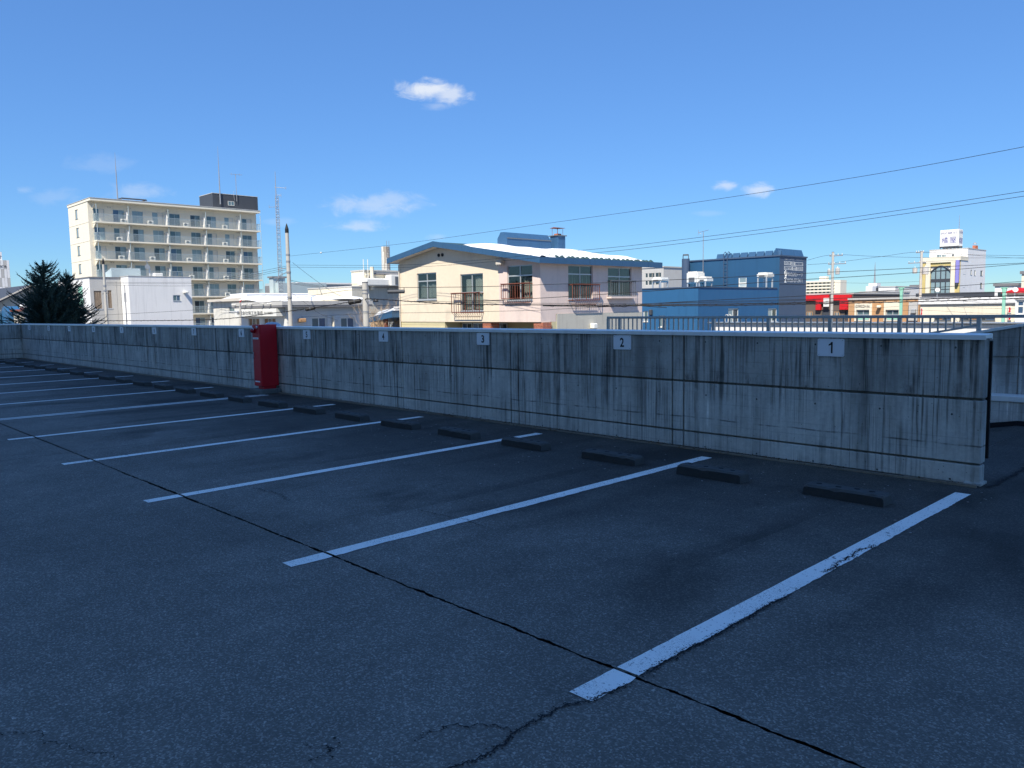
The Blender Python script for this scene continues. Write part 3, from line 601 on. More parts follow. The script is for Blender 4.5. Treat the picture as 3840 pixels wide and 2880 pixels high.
def window(root, F, r, cols=2, trans=None, d=0.06, fw_=0.045, frame='alu', glasses=('glass_mid',), sill=True, name='window'):
    """frame with mullions; every pane an object of its own"""
    a0, a1, z0, z1 = r; mb = MB(); d1 = d+0.05
    for q in ((a0, a0+fw_, z0, z1), (a1-fw_, a1, z0, z1), (a0+fw_, a1-fw_, z0, z0+fw_), (a0+fw_, a1-fw_, z1-fw_, z1)): F.box(mb, q[0], q[1], d, d1, q[2], q[3])
    zs = [z0+fw_]+([z0+(z1-z0)*(1-trans)] if trans else [])+[z1-fw_]
    as_ = [a0+fw_+(a1-a0-2*fw_)*i/cols for i in range(cols+1)]
    h = fw_/2
    for a in as_[1:-1]: F.box(mb, a-h, a+h, d, d1, z0+fw_, z1-fw_)
    for z in zs[1:-1]:
        for i in range(cols): F.box(mb, as_[i]+(h if i else 0), as_[i+1]-(h if i < cols-1 else 0), d, d1, z-h*1.2, z+h*1.2)
    if sill: F.box(mb, a0-0.03, a1+0.03, -0.04, d, z0-0.05, z0)
    o = obj(name, mb, frame, root); k = 0
    for j in range(len(zs)-1):
        for i in range(cols):
            obj('pane', F.mk(as_[i]+0.001, as_[i+1]-0.001, d+0.018+0.006*(i % 2), d+0.024+0.006*(i % 2), zs[j]+0.001, zs[j+1]-0.001), glasses[k % len(glasses)], o); k += 1
    return o
def block(root, X0, X1, Y0, Y1, Z0, Z1, mat_, hy=(), hx=(), t=0.15, name='wall', matx=None):
    """box building volume with openings in its -Y and +X faces"""
    mb = MB(); wall_face(mb, Face('Y', Y0), X0, X1, Z0, Z1, hy, t, (1, 0, 0, 1)); wall_face(mb, Face('X', X1), Y0, Y1, Z0, Z1, hx, t, (0, 1, 0, 1), 1 if matx else 0)
    mb.box(X0, X1-t, Y0+t, Y1, Z0, Z1)
    return obj(name, mb, [mat_]+([matx] if matx else []), root)
def cap(root, X0, X1, Y0, Y1, Z, mat_, o=0.06, h=0.10, name='roof_edge'):
    mb = MB(); w_ = 0.25
    mb.box(X0-o, X1+o, Y0-o, Y0+w_, Z+0.002, Z+h); mb.box(X0-o, X1+o, Y1-w_, Y1+o, Z+0.002, Z+h); mb.box(X0-o, X0+w_, Y0+w_, Y1-w_, Z+0.002, Z+h); mb.box(X1-w_, X1+o, Y0+w_, Y1-w_, Z+0.002, Z+h)
    return obj(name, mb, mat_, root)
def base(X0, X1, Y0, Y1): return ((X0+X1)/2, (Y0+Y1)/2, GZ)
def bars(root, F, a0, a1, d, z0, z1, n, w_, mat_, name='bar'):
    for i in range(n):
        a = a0+(a1-a0)*(i+0.5)/n; obj(name, F.mk(a-w_/2, a+w_/2, d-w_/2, d+w_/2, z0, z1), mat_, root)

# ---------------------------------------------------------------- house with blue roof
HY = 27.000
HX = -25.960
HL = -37.030
HB = 34.88
house = thing('house', 'cream and pink two-storey house with blue roof fascia, snow and rusty window grilles', 'house', base(HL, HX, HY, HB))
FY, FX = Face('Y', HY), Face('X', HX)
w1 = (-35.43,-33.72,2.182,3.628); w2 = (-31.74,-29.97,1.528,3.428); w3 = (-28.20,-26.48,2.027,3.762)
w3 = (w3[0], w3[1], w3[2], 3.70)
w4 = (28.96,30.79,2.040,3.685); w5 = (32.00,33.95,2.183,3.655)
EZ = 3.755; LZ = 0.97
XS = -28.80            # where the cream render turns pink
mb = MB(); wall_face(mb, FY, HL, XS, LZ, EZ, [w1, w2], 0.15, (1, 0, 1, 0))
mb.add([FY.p(HL,0,EZ), FY.p(XS,0,EZ), FY.p(XS,0,4.93-0.16*(XS+33.3)), FY.p(-33.3,0,4.93), FY.p(HL,0,4.93-0.16*(-33.3-HL))], [(0,1,2,3,4)])
obj('cream_wall', mb, 'cream', house)
mb = MB(); wall_face(mb, FY, XS+0.0005, HX, LZ, EZ, [w3], 0.15, (0, 0, 1, 0))
mb.add([FY.p(XS,0,EZ), FY.p(HX,0,EZ), FY.p(HX,0,4.93-0.16*(HX+33.3)), FY.p(XS,0,4.93-0.16*(XS+33.3))], [(0,1,2,3)])
wall_face(mb, FX, HY, HB, 1.34, EZ, [w4, w5], 0.15, (0, 1, 0, 1)); wall_face(mb, FX, HY, HY+1.05, LZ, 1.34, [], 0.15, (0, 0, 1, 0))
obj('pink_wall', mb, 'pink', house)
# dim rooms behind the panes
M['room'] = plain('room_dark', (0.16, 0.14, 0.12), 0.9, 0.2, 1)
obj('core', MB().box(HL+0.15, HX-1.2, HY+1.3, HB-0.1, GZ, EZ).box(HL+0.02, HX-0.16, HY+0.9, HB-0.3, LZ+0.1, EZ-0.01), 'room', house)
obj('floor_slab', MB().box(HL, HX-0.16, HY+0.16, HB, LZ, LZ+0.09), 'soffit', house)
window(house, FY, w1, 2, 0.30, 0.05, 0.05, 'alu', ['glass_clear']); window(house, FY, w2, 2, 0.5, 0.05, 0.05, 'alu', ['glass_clear']); window(house, FY, w3, 2, 0.30, 0.05, 0.05, 'alu', ['glass_clear'])
window(house, FX, w4, 2, 0.26, 0.05, 0.05, 'alu', ['glass_clear']); window(house, FX, w5, 2, 0.32, 0.05, 0.05, 'alu', ['glass_clear'])
def curtain(F, a0, a1, z0, z1, seed, mat_='curtain', d=0.17):
    r_ = random.Random(seed); n = 26; mb = MB(); ph = r_.uniform(0, 6)
    for i in range(n+1):
        t = i/n; a = a0+(a1-a0)*t; dd = d+0.03*math.sin(t*22+ph)+0.012*math.sin(t*57)
        mb.v += [F.p(a, dd, z0), F.p(a+0.03*math.sin(9*t), dd+0.02, z1)]
    for i in range(n): mb.f.append((2*i, 2*i+2, 2*i+3, 2*i+1)); mb.mi.append(0)
    obj('curtain', mb, mat_, house, smooth=True)
curtain(FY, w2[0]+0.25, w2[0]+0.85, w2[2]+0.1, w2[3]-0.25, 1); curtain(FY, w2[1]-0.75, w2[1]-0.12, w2[2]+0.1, w2[3]-0.15, 2); curtain(FY, w3[0]+0.95, w3[1]-0.05, w3[2]+0.05, w3[3]-0.6, 3)
curtain(FX, w4[0]+0.85, w4[1]-0.05, w4[2]+0.05, w4[3]-0.5, 4); curtain(FX, w4[0]+0.1, w4[0]+0.7, w4[2]+0.05, w4[3]-0.3, 5); curtain(FX, w5[0]+0.1, w5[0]+0.8, w5[2]+0.05, w5[3]-0.6, 6); curtain(FY, w1[0]+0.1, w1[1]-0.1, w1[2]+0.1, w1[3]-0.6, 8, 'grey_wall')
def grille(F, a0, a1, z0, z1, prot, nb, mat_='rust', tray=True, side=True):
    fm = MB(); r = 0.015
    for z in (z1, z0+0.22 if tray else z0):
        F.box(fm, a0, a1, -prot-r, -prot+r, z-r, z+r)
        if side: F.box(fm, a0-r, a0+r, -prot+r, 0.0, z-r, z+r); F.box(fm, a1-r, a1+r, -prot+r, 0.0, z-r, z+r)
    if tray: F.box(fm, a0+0.1, a1-0.1, -prot*0.45-r, -prot*0.45+r, z0-r, z0+r)
    fo = obj('grille_frame', fm, mat_, house)
    zb_ = z0+0.22 if tray else z0
    for i in range(nb+1):
        a = a0+(a1-a0)*i/nb; w_ = 0.014 if i in (0, nb, nb//2) else 0.007
        obj('bar', F.mk(a-w_, a+w_, -prot-w_, -prot+w_, zb_+r, z1-r), mat_, house)
        if tray: obj('bracket', MB().tube([F.p(a, -prot, zb_-r), F.p(a0+0.1+(a1-a0-0.2)*i/nb, -prot*0.45, z0+r)], 0.007, 4), mat_, house)
    obj('top_rail', F.mk(a0-0.03, a1+0.03, -prot-0.04, -prot+0.04, z1+r, z1+r+0.035), mat_, fo)
gA = (-32.00,-29.94,1.236,2.432); gB = (-28.38,-26.45,1.898,2.789); gC = (28.95,30.92,1.768,2.727); gD = (31.96,34.01,2.164,2.939)
grille(FY, gA[0]-0.12, gA[1]-0.02, gA[2], gA[3], 0.30, 12); grille(FY, gB[0]-0.05, gB[1]-0.03, gB[2], gB[3], 0.20, 12); grille(FX, gC[0], gC[1]+0.06, gC[2], gC[3], 0.28, 12); grille(FX, gD[0], gD[1], gD[2]+0.02, gD[3], 0.22, 13, 'alu_dark', False)
obj('window_box', FX.mk(w5[0]-0.10, w5[1]+0.1, -0.30, 0.0, gD[2]-0.10, gD[2]-0.02), 'pink', house)
# vents under the gable
for x in (-33.44, -33.13):
    obj('gable_vent', MB().tube([(x, HY-0.05, 4.52), (x, HY-0.004, 4.52)], 0.085, 14), 'black', house)
obj('downpipe', MB().tube([(HL+0.02, HY-0.06, 4.2), (HL+0.02, HY-0.06, 0.2), (HL-0.15, HY-0.06, -1.5)], 0.035, 6), 'soffit', house)
bx = (-28.52,27.00,3.848); obj('eave_lamp_box', MB().box(bx[0]-0.20, bx[0]+0.18, HY-0.30, HY-0.002, bx[2]-0.10, bx[2]+0.14), 'soffit', house, bevel=0.03)
# roof: asymmetric gable, ridge running away from the street
RF, RB = HY-0.5, 36.1; AX, AZ = -33.32, 5.22; EL, ER = -37.55, -25.50; SL = 0.16; TH = 0.25
def roof_z(x): return AZ-SL*abs(x-AX)
obj('roof', MB().prism([(EL+0.03, roof_z(EL)-0.02), (AX, AZ-0.02), (ER-0.03, roof_z(ER)-0.02), (ER-0.03, roof_z(ER)-TH+0.02), (AX, AZ-TH-0.02), (EL+0.03, roof_z(EL)-TH+0.02)], 'y', RF+0.03, RB), 'roof_green', house)
obj('soffit', MB().prism([(EL+0.04, roof_z(EL)-TH+0.012), (AX, AZ-TH-0.028), (ER-0.04, roof_z(ER)-TH+0.012), (ER-0.04, roof_z(ER)-TH), (AX, AZ-TH-0.042), (EL+0.04, roof_z(EL)-TH)], 'y', RF+0.04, RB-0.02), 'soffit', house)
def fascia_front(x0, x1):
    obj('fascia_panel', MB().prism([(x0, roof_z(x0)-TH-0.03), (x1, roof_z(x1)-TH-0.03), (x1, roof_z(x1)+0.01), (x0, roof_z(x0)+0.01)], 'y', RF, RF+0.028), 'roof_blue', house)
n = 5
for i in range(n): fascia_front(EL+(AX-EL)*i/n+0.004, EL+(AX-EL)*(i+1)/n-0.004)
n = 10
for i in range(n): fascia_front(AX+(ER-AX)*i/n+0.004, AX+(ER-AX)*(i+1)/n-0.004)
n = 11
for i in range(n):
    y0, y1 = RF+0.03+(RB-RF-0.03)*i/n+0.004, RF+0.03+(RB-RF-0.03)*(i+1)/n-0.004
    obj('fascia_panel', MB().box(ER-0.028, ER, y0, y1, roof_z(ER)-TH-0.03, roof_z(ER)+0.01), 'roof_blue', house)
    obj('fascia_panel', MB().box(EL, EL+0.028, y0, y1, roof_z(EL)-TH-0.03, roof_z(EL)+0.01), 'roof_blue', house)
# snow guards: little roof-metal tents along the eave
for i in range(24):
    y = RF+0.9+(RB-RF-1.2)*i/24+0.05*math.sin(i*7.1); x = (ER-0.28 if i > 3 else ER-0.7+0.1*i)+0.04*math.sin(i*3.7)
    obj('snow_guard', MB().add([(x-0.11, y-0.12, roof_z(x-0.11)-0.01), (x+0.11, y-0.12, roof_z(x+0.11)-0.01), (x+0.11, y+0.12, roof_z(x+0.11)-0.01), (x-0.11, y+0.12, roof_z(x-0.11)-0.01), (x-0.05, y, roof_z(x)+0.07+0.02*(i % 3)), (x+0.05, y, roof_z(x)+0.07+0.015*(i % 2))], [(0,1,5,4),(2,3,4,5),(0,4,3),(1,2,5),(0,3,2,1)]), 'roof_green', house)
# snow blanket on the right-hand slope
NX, NY_ = 26, 44; sn = MB(); r_ = random.Random(4)
x0, x1, y0, y1 = AX+0.9, ER-0.30, RF+0.25, RB-0.6
for j in range(NY_+1):
    for i in range(NX+1):
        u, v = i/NX, j/NY_; y = y0+(y1-y0)*v; x = x0+(x1-x0)*u
        lo = 0.10*math.sin(v*23+1)+0.06*math.sin(v*61); fr_ = 0.16*(1-u)+0.95*max(0, u-0.12)*max(0, 0.35-v)
        e = min(u*9, (1-u+lo*0.25)*7, (v-0.35*max(0, (0.34-u))-0.0*fr_)*12+0.0, (1-v)*9, 1); e = max(0.0, min(1.0, e)); e = math.sqrt(e)
        h = (0.15+0.04*math.sin(x*1.7+y)+0.02*math.sin(y*3.1-x*2))*e
        sn.v.append((x, y, roof_z(x)-0.02+h-0.03*(1-e)))
for j in range(NY_):
    for i in range(NX): a = j*(NX+1)+i; sn.f.append((a, a+1, a+NX+2, a+NX+1)); sn.mi.append(0)
tag(obj('roof_snow', sn, 'snow', None, smooth=True), 'thick white snow lying on the right slope of the house roof', 'snow', kind='stuff')
# blue monitor and chimney on the ridge
MX = -30.9; my0, my1 = 29.62, 33.04; mzt = 5.708; mzm = 5.384
obj('roof_monitor', MB().prism([(MX-0.75, roof_z(MX)-0.1), (MX, roof_z(MX)-0.1), (MX, mzm), (MX-0.25, mzt), (MX-0.5, mzt), (MX-0.75, mzm)], 'y', my0, my1), 'roof_blue', house)
obj('monitor_seam', MB().box(MX, MX+0.03, my0, my1, mzm-0.03, mzm+0.02), 'alu_dark', house)
cy1 = 34.12; cy0 = max(my1+0.005, cy1-0.62); czt = 5.678
ch = obj('chimney', MB().box(MX-0.5, MX+0.12, cy0, cy1, roof_z(MX)-0.2, czt), 'roof_blue', house, bevel=0.01)
obj('chimney_rim', MB().box(MX-0.57, MX+0.19, cy0-0.06, cy1+0.07, czt+0.002, czt+0.05), 'alu_dark', ch); obj('chimney_pot', MB().box(MX-0.32, MX-0.05, cy0+0.15, cy1-0.15, czt+0.05, czt+0.15), 'brick', ch)
for dx, dy in ((-0.40, 0.08), (-0.40, 0.52), (0.02, 0.08), (0.02, 0.52)): obj('cowl_leg', MB().tube([(MX+dx, cy0+dy, czt+0.05), (MX+dx, cy0+dy, czt+0.46)], 0.012, 5), 'rust', ch)
obj('cowl_plate', MB().prism([(MX-0.50, czt+0.465), (MX-0.19, czt+0.51), (MX+0.12, czt+0.465), (MX+0.12, czt+0.455), (MX-0.50, czt+0.455)], 'y', cy0-0.02, cy1+0.02), 'rust', ch)
# ground floor: siding bay, recessed shop front, brick piers, rendered side
gx = -33.10
for i in range(9):
    z1 = LZ-0.004-0.16*i; obj('siding_board', MB().prism([(HY+0.012, z1-0.155), (HY+0.045, z1-0.155), (HY+0.045, z1), (HY+0.022, z1)], 'x', HL, gx), 'tan_siding', house)
obj('bay_wall', MB().box(HL, gx-0.01, HY+0.046, HY+1.29, GZ, LZ), 'tan_siding', house)
RY2 = HY+1.1
obj('shop_wall', MB().box(gx, HX-0.1, RY2, RY2+0.1, GZ, LZ-0.01), 'tan_tile', house)
FR = Face('Y', RY2-0.01)
for a0, a1 in ((-32.85, -32.04), (-31.98, -31.12), (-30.39, -29.33)):
    window(house, Face('Y', RY2-0.08), (a0, a1, -1.6, LZ-0.08), 2, None, 0.0, 0.05, 'alu', ['glass_navy', 'glass_dark'], False, 'shop_window')
for xc, y_ in ((-29.81, HY+0.05), (-26.18, HY+0.05)):
    pier = obj('brick_pier', MB().box(xc-0.29, xc+0.29, y_+0.012, y_+0.57, GZ, LZ-0.006), 'mortar', house)
    for rr_ in range(20):
        z = LZ-0.09-0.085*rr_; off = 0.0 if rr_ % 2 else -0.105
        for i in range(4):
            b0 = max(xc-0.30, xc-0.30+off+0.21*i); b1 = min(xc+0.30, xc-0.30+off+0.21*i+0.195)
            if b1-b0 > 0.04: obj('brick', MB().box(b0, b1, y_, y_+0.05, z, z+0.066), 'brick', pier)
        for i in range(3): obj('brick', MB().box(xc+0.26, xc+0.302, y_+0.052+0.19*i, y_+0.052+0.19*i+0.17, z, z+0.066), 'brick', pier)
sy = 28.10
obj('side_render', MB().box(HX-0.3, HX+0.03, sy, HB, GZ, 1.335), 'render_grey', house); obj('side_pink', MB().box(HX-0.3, HX+0.001, sy-0.35, sy-0.001, GZ, LZ-0.001), 'tan_siding', house)
v1 = (-25.96,30.66,0.665); obj('wall_vent', MB().box(HX+0.03, HX+0.30, v1[1]-0.16, v1[1]+0.16, v1[2]-0.12, v1[2]+0.16), 'ac_white', house, bevel=0.04)
# porch roof at the left with brick garden wall
pz = lambda px, py: None
porch = thing('porch', 'low blue porch roof with snow at the left side of the house', 'porch', (-39.5, 28, GZ))
pa, pb, pc = (-39.35,26.40,1.068), (-37.01,26.40,1.595), (-36.16,26.40,1.603)
obj('porch_roof', MB().prism([(pa[0], pa[2]-0.12), (pa[0], pa[2]+0.14), (pb[0], pb[2]+0.02), (HL-0.01, pc[2]+0.02), (HL-0.01, pc[2]-0.36), (pb[0], pb[2]-0.36)], 'y', 26.4, 30.0), 'roof_blue', porch)
obj('porch_snow', MB().prism([(pa[0]+0.1, pa[2]+0.15), (pa[0]+0.8, pa[2]+0.50), (pb[0], pb[2]+0.20), (HL-0.05, pc[2]+0.22), (HL-0.05, pc[2]+0.025), (pb[0], pb[2]+0.025)], 'y', 26.55, 29.8), 'snow', porch)
px_ = -37.98; obj('porch_post', MB().box(px_-0.09, px_+0.09, 26.55, 26.73, GZ, pb[2]-0.37), 'rust', porch)
obj('porch_back_wall', MB().box(-39.51, HL+0.3, 28.2, 28.4, GZ, 1.6), 'grey_dark', porch)
gw = thing('garden_wall', 'low brick garden wall left of the house under the porch roof', 'wall', (-40.5, 29, GZ))
obj('core', MB().box(-42.50, -40.89, 28.61, 28.8, GZ, 0.95), 'mortar', gw)
for rr_ in range(16):
    xx = -42.48+(0.1 if rr_ % 2 else 0)
    while xx < -40.94-0.2: obj('brick', MB().box(xx, xx+0.2, 28.58, 28.612, 0.93-0.085*rr_-0.068, 0.93-0.085*rr_), 'tan_brick', gw); xx += 0.215

# ---------------------------------------------------------------- seven-storey apartment block
AXF, AY0, AY1 = -129.0, 38.35, 65.10; AXW = -130.5; AZ7 = 15.52; FH = 2.78
apt = thing('apartment_block', 'cream seven-storey apartment block with long balconies and dark rooftop plant room', 'apartment block', (-135, 51, GZ))
wy = [(39.09, 40.60), (41.86, 43.50), (44.64, 46.26), (47.66, 49.33), (50.30, 51.99), (53.68, 55.28), (56.38, 57.97), (59.40, 60.97), (62.50, 64.17)]
zf = [AZ7-FH*k for k in range(7)]
hx_ = [(a, b, z+0.10, z+2.08) for z in zf for a, b in wy]
hy_ = [(-136.83, -135.40, z+0.90, z+2.35) for z in zf]
mb = MB(); wall_face(mb, Face('Y', AY0), -140.3, AXW, GZ, 18.55, hy_, 0.2, (1, 0, 0, 0)); wall_face(mb, Face('X', AXW), AY0, AY1, GZ, 18.55, hx_, 0.2, (0, 1, 0, 0), 1); mb.box(-140.3, AXW-0.2, AY0+0.2, AY1, GZ, 18.55)
obj('wall', mb, ['apt_cream', 'apt_wall'], apt)
for z in zf: obj('floor_band', MB().box(-140.33, AXW+0.02, AY0-0.03, AY0-0.001, z-0.02, z+0.06), 'apt_wall', apt)
obj('roof_slab', MB().box(-140.4, AXF+0.05, AY0-0.08, AY1+0.05, 18.56, 18.92), 'apt_cream', apt); obj('roof_rim', MB().box(-140.45, AXF+0.1, AY0-0.13, AY1+0.1, 18.922, 19.0), 'grey_wall', apt)
FAx, FAy = Face('X', AXW), Face('Y', AY0)
gsets = [('glass_mid', 'glass_pale'), ('glass_navy', 'glass_mid'), ('glass_mid', 'glass_mid'), ('glass_dark', 'glass_pale'), ('glass_navy', 'glass_pale'), ('glass_pale', 'curtain'), ('glass_dark', 'glass_mid'), ('glass_mid', 'curtain'), ('glass_pale', 'glass_pale')]
r_ = random.Random(12)
for k, z in enumerate(zf):
    for i, (a, b) in enumerate(wy): window(apt, FAx, (a, b, z+0.10, z+2.08), 2, None, 0.06, 0.05, 'rail_blue', r_.choice(gsets), False)
    window(apt, FAy, (-136.83, -135.40, z+0.90, z+2.35), 2, None, 0.06, 0.05, 'alu_dark', ('glass_pale', 'curtain'), True)
part_y = [43.53, 49.51, 55.52, 61.48]
for k, z in enumerate(zf):
    obj('balcony_slab', MB().box(AXW+0.002, AXF, AY0+0.55, AY1, z-0.16, z+0.06), 'apt_cream', apt)
    fr_ = MB().box(AXF-0.07, AXF-0.02, AY0+0.60, AY1-0.05, z+1.14, z+1.19).box(AXF-0.06, AXF-0.03, AY0+0.60, AY1-0.05, z+0.14, z+0.17).box(AXW, AXF-0.02, AY0+0.60, AY0+0.64, z+1.14, z+1.19).box(AXW, AXF-0.02, AY1-0.09, AY1-0.05, z+1.14, z+1.19)
    rl = obj('balcony_rail', fr_, 'rail_blue', apt)
    yb = AY0+0.7; bm_ = MB()
    while yb < AY1-0.1: bm_.box(AXF-0.055, AXF-0.035, yb-0.014, yb+0.014, z+0.17, z+1.14); yb += 0.135
    xb = AXW+0.1
    while xb < AXF-0.1: bm_.box(xb-0.012, xb+0.012, AY0+0.61, AY0+0.63, z+0.06, z+1.14); bm_.box(xb-0.012, xb+0.012, AY1-0.08, AY1-0.06, z+0.06, z+1.14); xb += 0.135
    tag(obj('balusters', bm_, 'rail_blue', rl), kind='stuff')
    for y in part_y:
        obj('partition', MB().prism([(AXW+0.01, z+0.07), (AXF-0.1, z+0.07), (AXF-0.1, z+1.1), (AXF-0.45, z+1.75), (AXW+0.01, z+1.75)], 'y', y-0.03, y+0.03), 'white_wall', apt)
        obj('rain_pipe', MB().tube([(AXF-0.12, y+0.12, z+0.07), (AXF-0.12, y+0.12, z+FH-0.17)], 0.05, 6), 'rail_blue', apt)
    obj('rain_pipe', MB().tube([(AXF-0.10, AY0+0.75, z+0.07), (AXF-0.10, AY0+0.75, z+FH-0.17)], 0.05, 6), 'rail_blue', apt)
    obj('rain_pipe', MB().tube([(AXF-0.02, AY1+0.02, z+0.07), (AXF-0.02, AY1+0.02, z+FH-0.17)], 0.05, 6), 'rail_blue', apt)
    obj('fin', MB().add([(AXW, AY0+0.6, z+FH-0.17), (AXF-0.25, AY0+0.6, z+FH-0.17), (AXW, AY0+0.6, z+FH-0.9), (AXW, AY0+0.66, z+FH-0.17), (AXF-0.25, AY0+0.66, z+FH-0.17), (AXW, AY0+0.66, z+FH-0.9)], [(0,1,2),(3,5,4),(0,3,4,1),(1,4,5,2),(2,5,3,0)]), 'apt_cream', apt)
    for i in (0, 1, 3, 5, 7): 
        yv = wy[i][1]+0.55
        for dv in (0, 0.35): obj('flue_cap', MB().tube([(AXW, yv+dv, z+2.38), (AXW+0.16, yv+dv, z+2.38)], 0.07, 8), 'grey_wall', apt)
# rooftop plant room, antennas
ph = obj('plant_room', MB().box(-136.5, -131.2, 57.9, 65.9, 19.0, 21.55), 'charcoal', apt); obj('plant_room_rim', MB().box(-136.55, -131.15, 57.85, 65.95, 21.552, 21.63), 'grey_wall', ph)
window(apt, Face('X', -131.12), (60.5, 61.6, 19.75, 20.45), 2, None, 0.02, 0.05, 'ac_white', ('glass_mid', 'glass_mid'), False)
obj('roof_frame', MB().tube([(-131, 43.2, 19.0), (-131, 43.4, 19.5), (-131, 47.1, 19.5), (-131, 47.1, 19.0)], 0.11, 4).tube([(-134, 43.4, 19.5), (-134, 47.1, 19.5)], 0.11, 4).tube([(-131, 43.4, 19.5), (-134, 43.4, 19.5)], 0.09, 4).tube([(-131, 47.1, 19.5), (-134, 47.1, 19.5)], 0.09, 4), 'charcoal', apt)
for nm, x, y, z0, z1, r0 in (('lightning_rod', -131.5, 43.0, 19.0, 26.41, 0.10), ('lightning_rod', -131.0, 59.1, 19.8, 29.28, 0.11)):
    obj(nm, MB().tube([(x, y, z0), (x, y, z0+(z1-z0)*0.55), (x, y, z1)], [r0, r0*0.7, 0.015], 6), 'steel', apt)
ty = 61.6; tz = 25.08
obj('tv_antenna', MB().tube([(-131, 62.0, 20.5), (-131, 62.0, tz)], 0.045, 5).tube([(-131, 61.0, tz-0.1), (-131, 63.2, tz-0.05)], 0.03, 4).tube([(-131, 61.3, tz-0.35), (-131, 61.3, tz+0.15)], 0.02, 4).tube([(-131, 62.7, tz-0.3), (-131, 62.7, tz+0.2)], 0.02, 4).tube([(-131, 61.6, tz-4.4), (-131, 61.5, tz-3.6), (-131, 61.6, tz-2.9)], 0.03, 4), 'steel', apt)
# outdoor units standing on the balconies
acb = MB().box(-0.16, 0.16, -0.40, 0.40, 0.03, 0.58); ac_me = mesh('case', acb, 'ac_white', bevel=0.02)
acf = MB().tube([(0.161, -0.08, 0.31), (0.172, -0.08, 0.31)], [0.22, 0.21], 16); acf_me = mesh('fan_grille', acf, 'alu_dark')
ordn = ['seventh', 'sixth', 'fifth', 'fourth', 'third', 'second', 'ground']
bayn = ['first', 'second', 'third', 'fourth', 'fifth', 'sixth', 'seventh', 'eighth']
for k, ys_ in enumerate([[43.0, 47.0, 52.5, 56.0, 59.0], [42.3, 52.7, 58.9], [42.4, 47.0, 52.8, 58.9], [47.2, 53.0, 58.8], [58.9], []]):
    for y in ys_:
        left = sum(1 for a, b in wy if (a+b)/2 < y)
        t = thing('outdoor_unit', 'white air conditioner unit on the %s floor balcony, right of the %s window from left' % (ordn[k], bayn[max(0, left-1)]), 'air conditioner', (AXF-0.5, y, zf[k]+0.061), 'air conditioner units on the apartment balconies')
        obj('case', ac_me, None, t, loc=(0,0,0)); obj('fan_grille', acf_me, None, t, loc=(0,0,0))


# ---------------------------------------------------------------- white office with lettering, snow roof
OC = -50.590
OF = 27.140
OX, OY = OC, OF
FY, FX = Face('Y', OY), Face('X', OX)
oL = -57.51; oB = 33.52; oZ = 1.950
ofc = thing('office_building', 'white low office with dark lettering under the eave and snow on its roof', 'office', base(oL, OX, OY, oB))
oh = [(-56.47,-54.68,0.503,1.223), (-53.99,-52.21,0.519,1.217)]; ox = [(29.10,30.30,0.441,1.216), (31.47,32.68,0.374,1.170)]
block(ofc, oL, OX-0.02, OY+0.02, oB, GZ, oZ, 'white_siding', [(h[0], h[1], h[2], h[3]) for h in oh], ox, 0.2)
for h in oh: window(ofc, Face('Y', OY+0.02), h, 3, None, 0.05, 0.06, 'ac_white', ('wood', 'glass_dark', 'wood'))
for h in ox: window(ofc, Face('X', OX-0.02), h, 2, None, 0.05, 0.08, 'ac_white', ('glass_mid', 'glass_navy'))
def boards(F, a0, a1, z0, z1, pitch, mat_, holes):
    z = z1
    while z > z0:
        zb_ = max(z-pitch+0.012, z0); segs = [(a0, a1)]
        for h in holes:
            if h[2]-0.05 < z and h[3]+0.05 > zb_: segs = [q for s0, s1 in segs for q in (((s0, h[0]-0.06), (h[1]+0.06, s1)) if s0 < h[0] and h[1] < s1 else ((s0, s1),))]
        for s0, s1 in segs:
            q = [F.p(s0, -0.022, zb_), F.p(s1, -0.022, zb_), F.p(s1, -0.004, z), F.p(s0, -0.004, z), F.p(s0, 0.02, zb_), F.p(s1, 0.02, zb_), F.p(s1, 0.02, z), F.p(s0, 0.02, z)]
            obj('siding_board', MB().add(q, [(0,1,2,3),(7,6,5,4),(0,4,5,1),(3,2,6,7),(0,3,7,4),(1,5,6,2)]), mat_, ofc)
        z -= pitch
boards(FX, OY+0.05, oB, GZ+1.2, oZ-0.02, 0.26, 'white_siding', ox)
tb = (-57.28,-50.81,1.353,1.895)
obj('sign_board', FY.mk(tb[0], tb[1], -0.62, 0.015, tb[2], tb[3]), 'ac_white', ofc)
lettering('lettering', '株式会社保工北海道', 'print_black', ofc, 'Y', OY-0.62, (-56.85,-52.77,1.469,1.744), 0.0, 0.03)
lettering('small_lettering', '旭川営業所', 'print_black', ofc, 'Y', OY-0.62, (-52.57,-51.28,1.491,1.670), 0.0, 0.03)
rz = 2.195
obj('eave', MB().box(oL-0.3, OX+0.55, OY-0.55, oB+0.4, oZ+0.002, oZ+0.14), 'grey_dark', ofc); obj('fascia', MB().box(oL-0.32, OX+0.57, OY-0.57, oB+0.42, oZ+0.142, oZ+0.42), 'grey_wall', ofc)
for px_ in (335, 460, 530, 660, 740):
    q = FY.p(oL+(OX-oL)*(px_-312)/503, -0.62, oZ+0.25); obj('sign_lamp', MB().box(q[0]-0.07, q[0]+0.07, q[1]-0.25, q[1]+0.05, q[2]-0.03, q[2]+0.06), 'ac_white', ofc, bevel=0.03)
sn = MB(); NX = NY_ = 22
for j in range(NY_+1):
    for i in range(NX+1):
        u, v = i/NX, j/NY_; x = oL+0.3+(OX+0.4-oL-0.3)*u; y = OY-0.3+(oB+0.3-OY+0.3)*v
        e = max(0, min(1, u*9, (1-u)*9, v*9, (1-v)*9))**0.5
        sn.v.append((x, y, oZ+0.41+0.24*e+0.25*v*(1-v)*2+0.25*max(0, 0.8-u)+0.06*math.sin(x*1.3+y*0.9)))
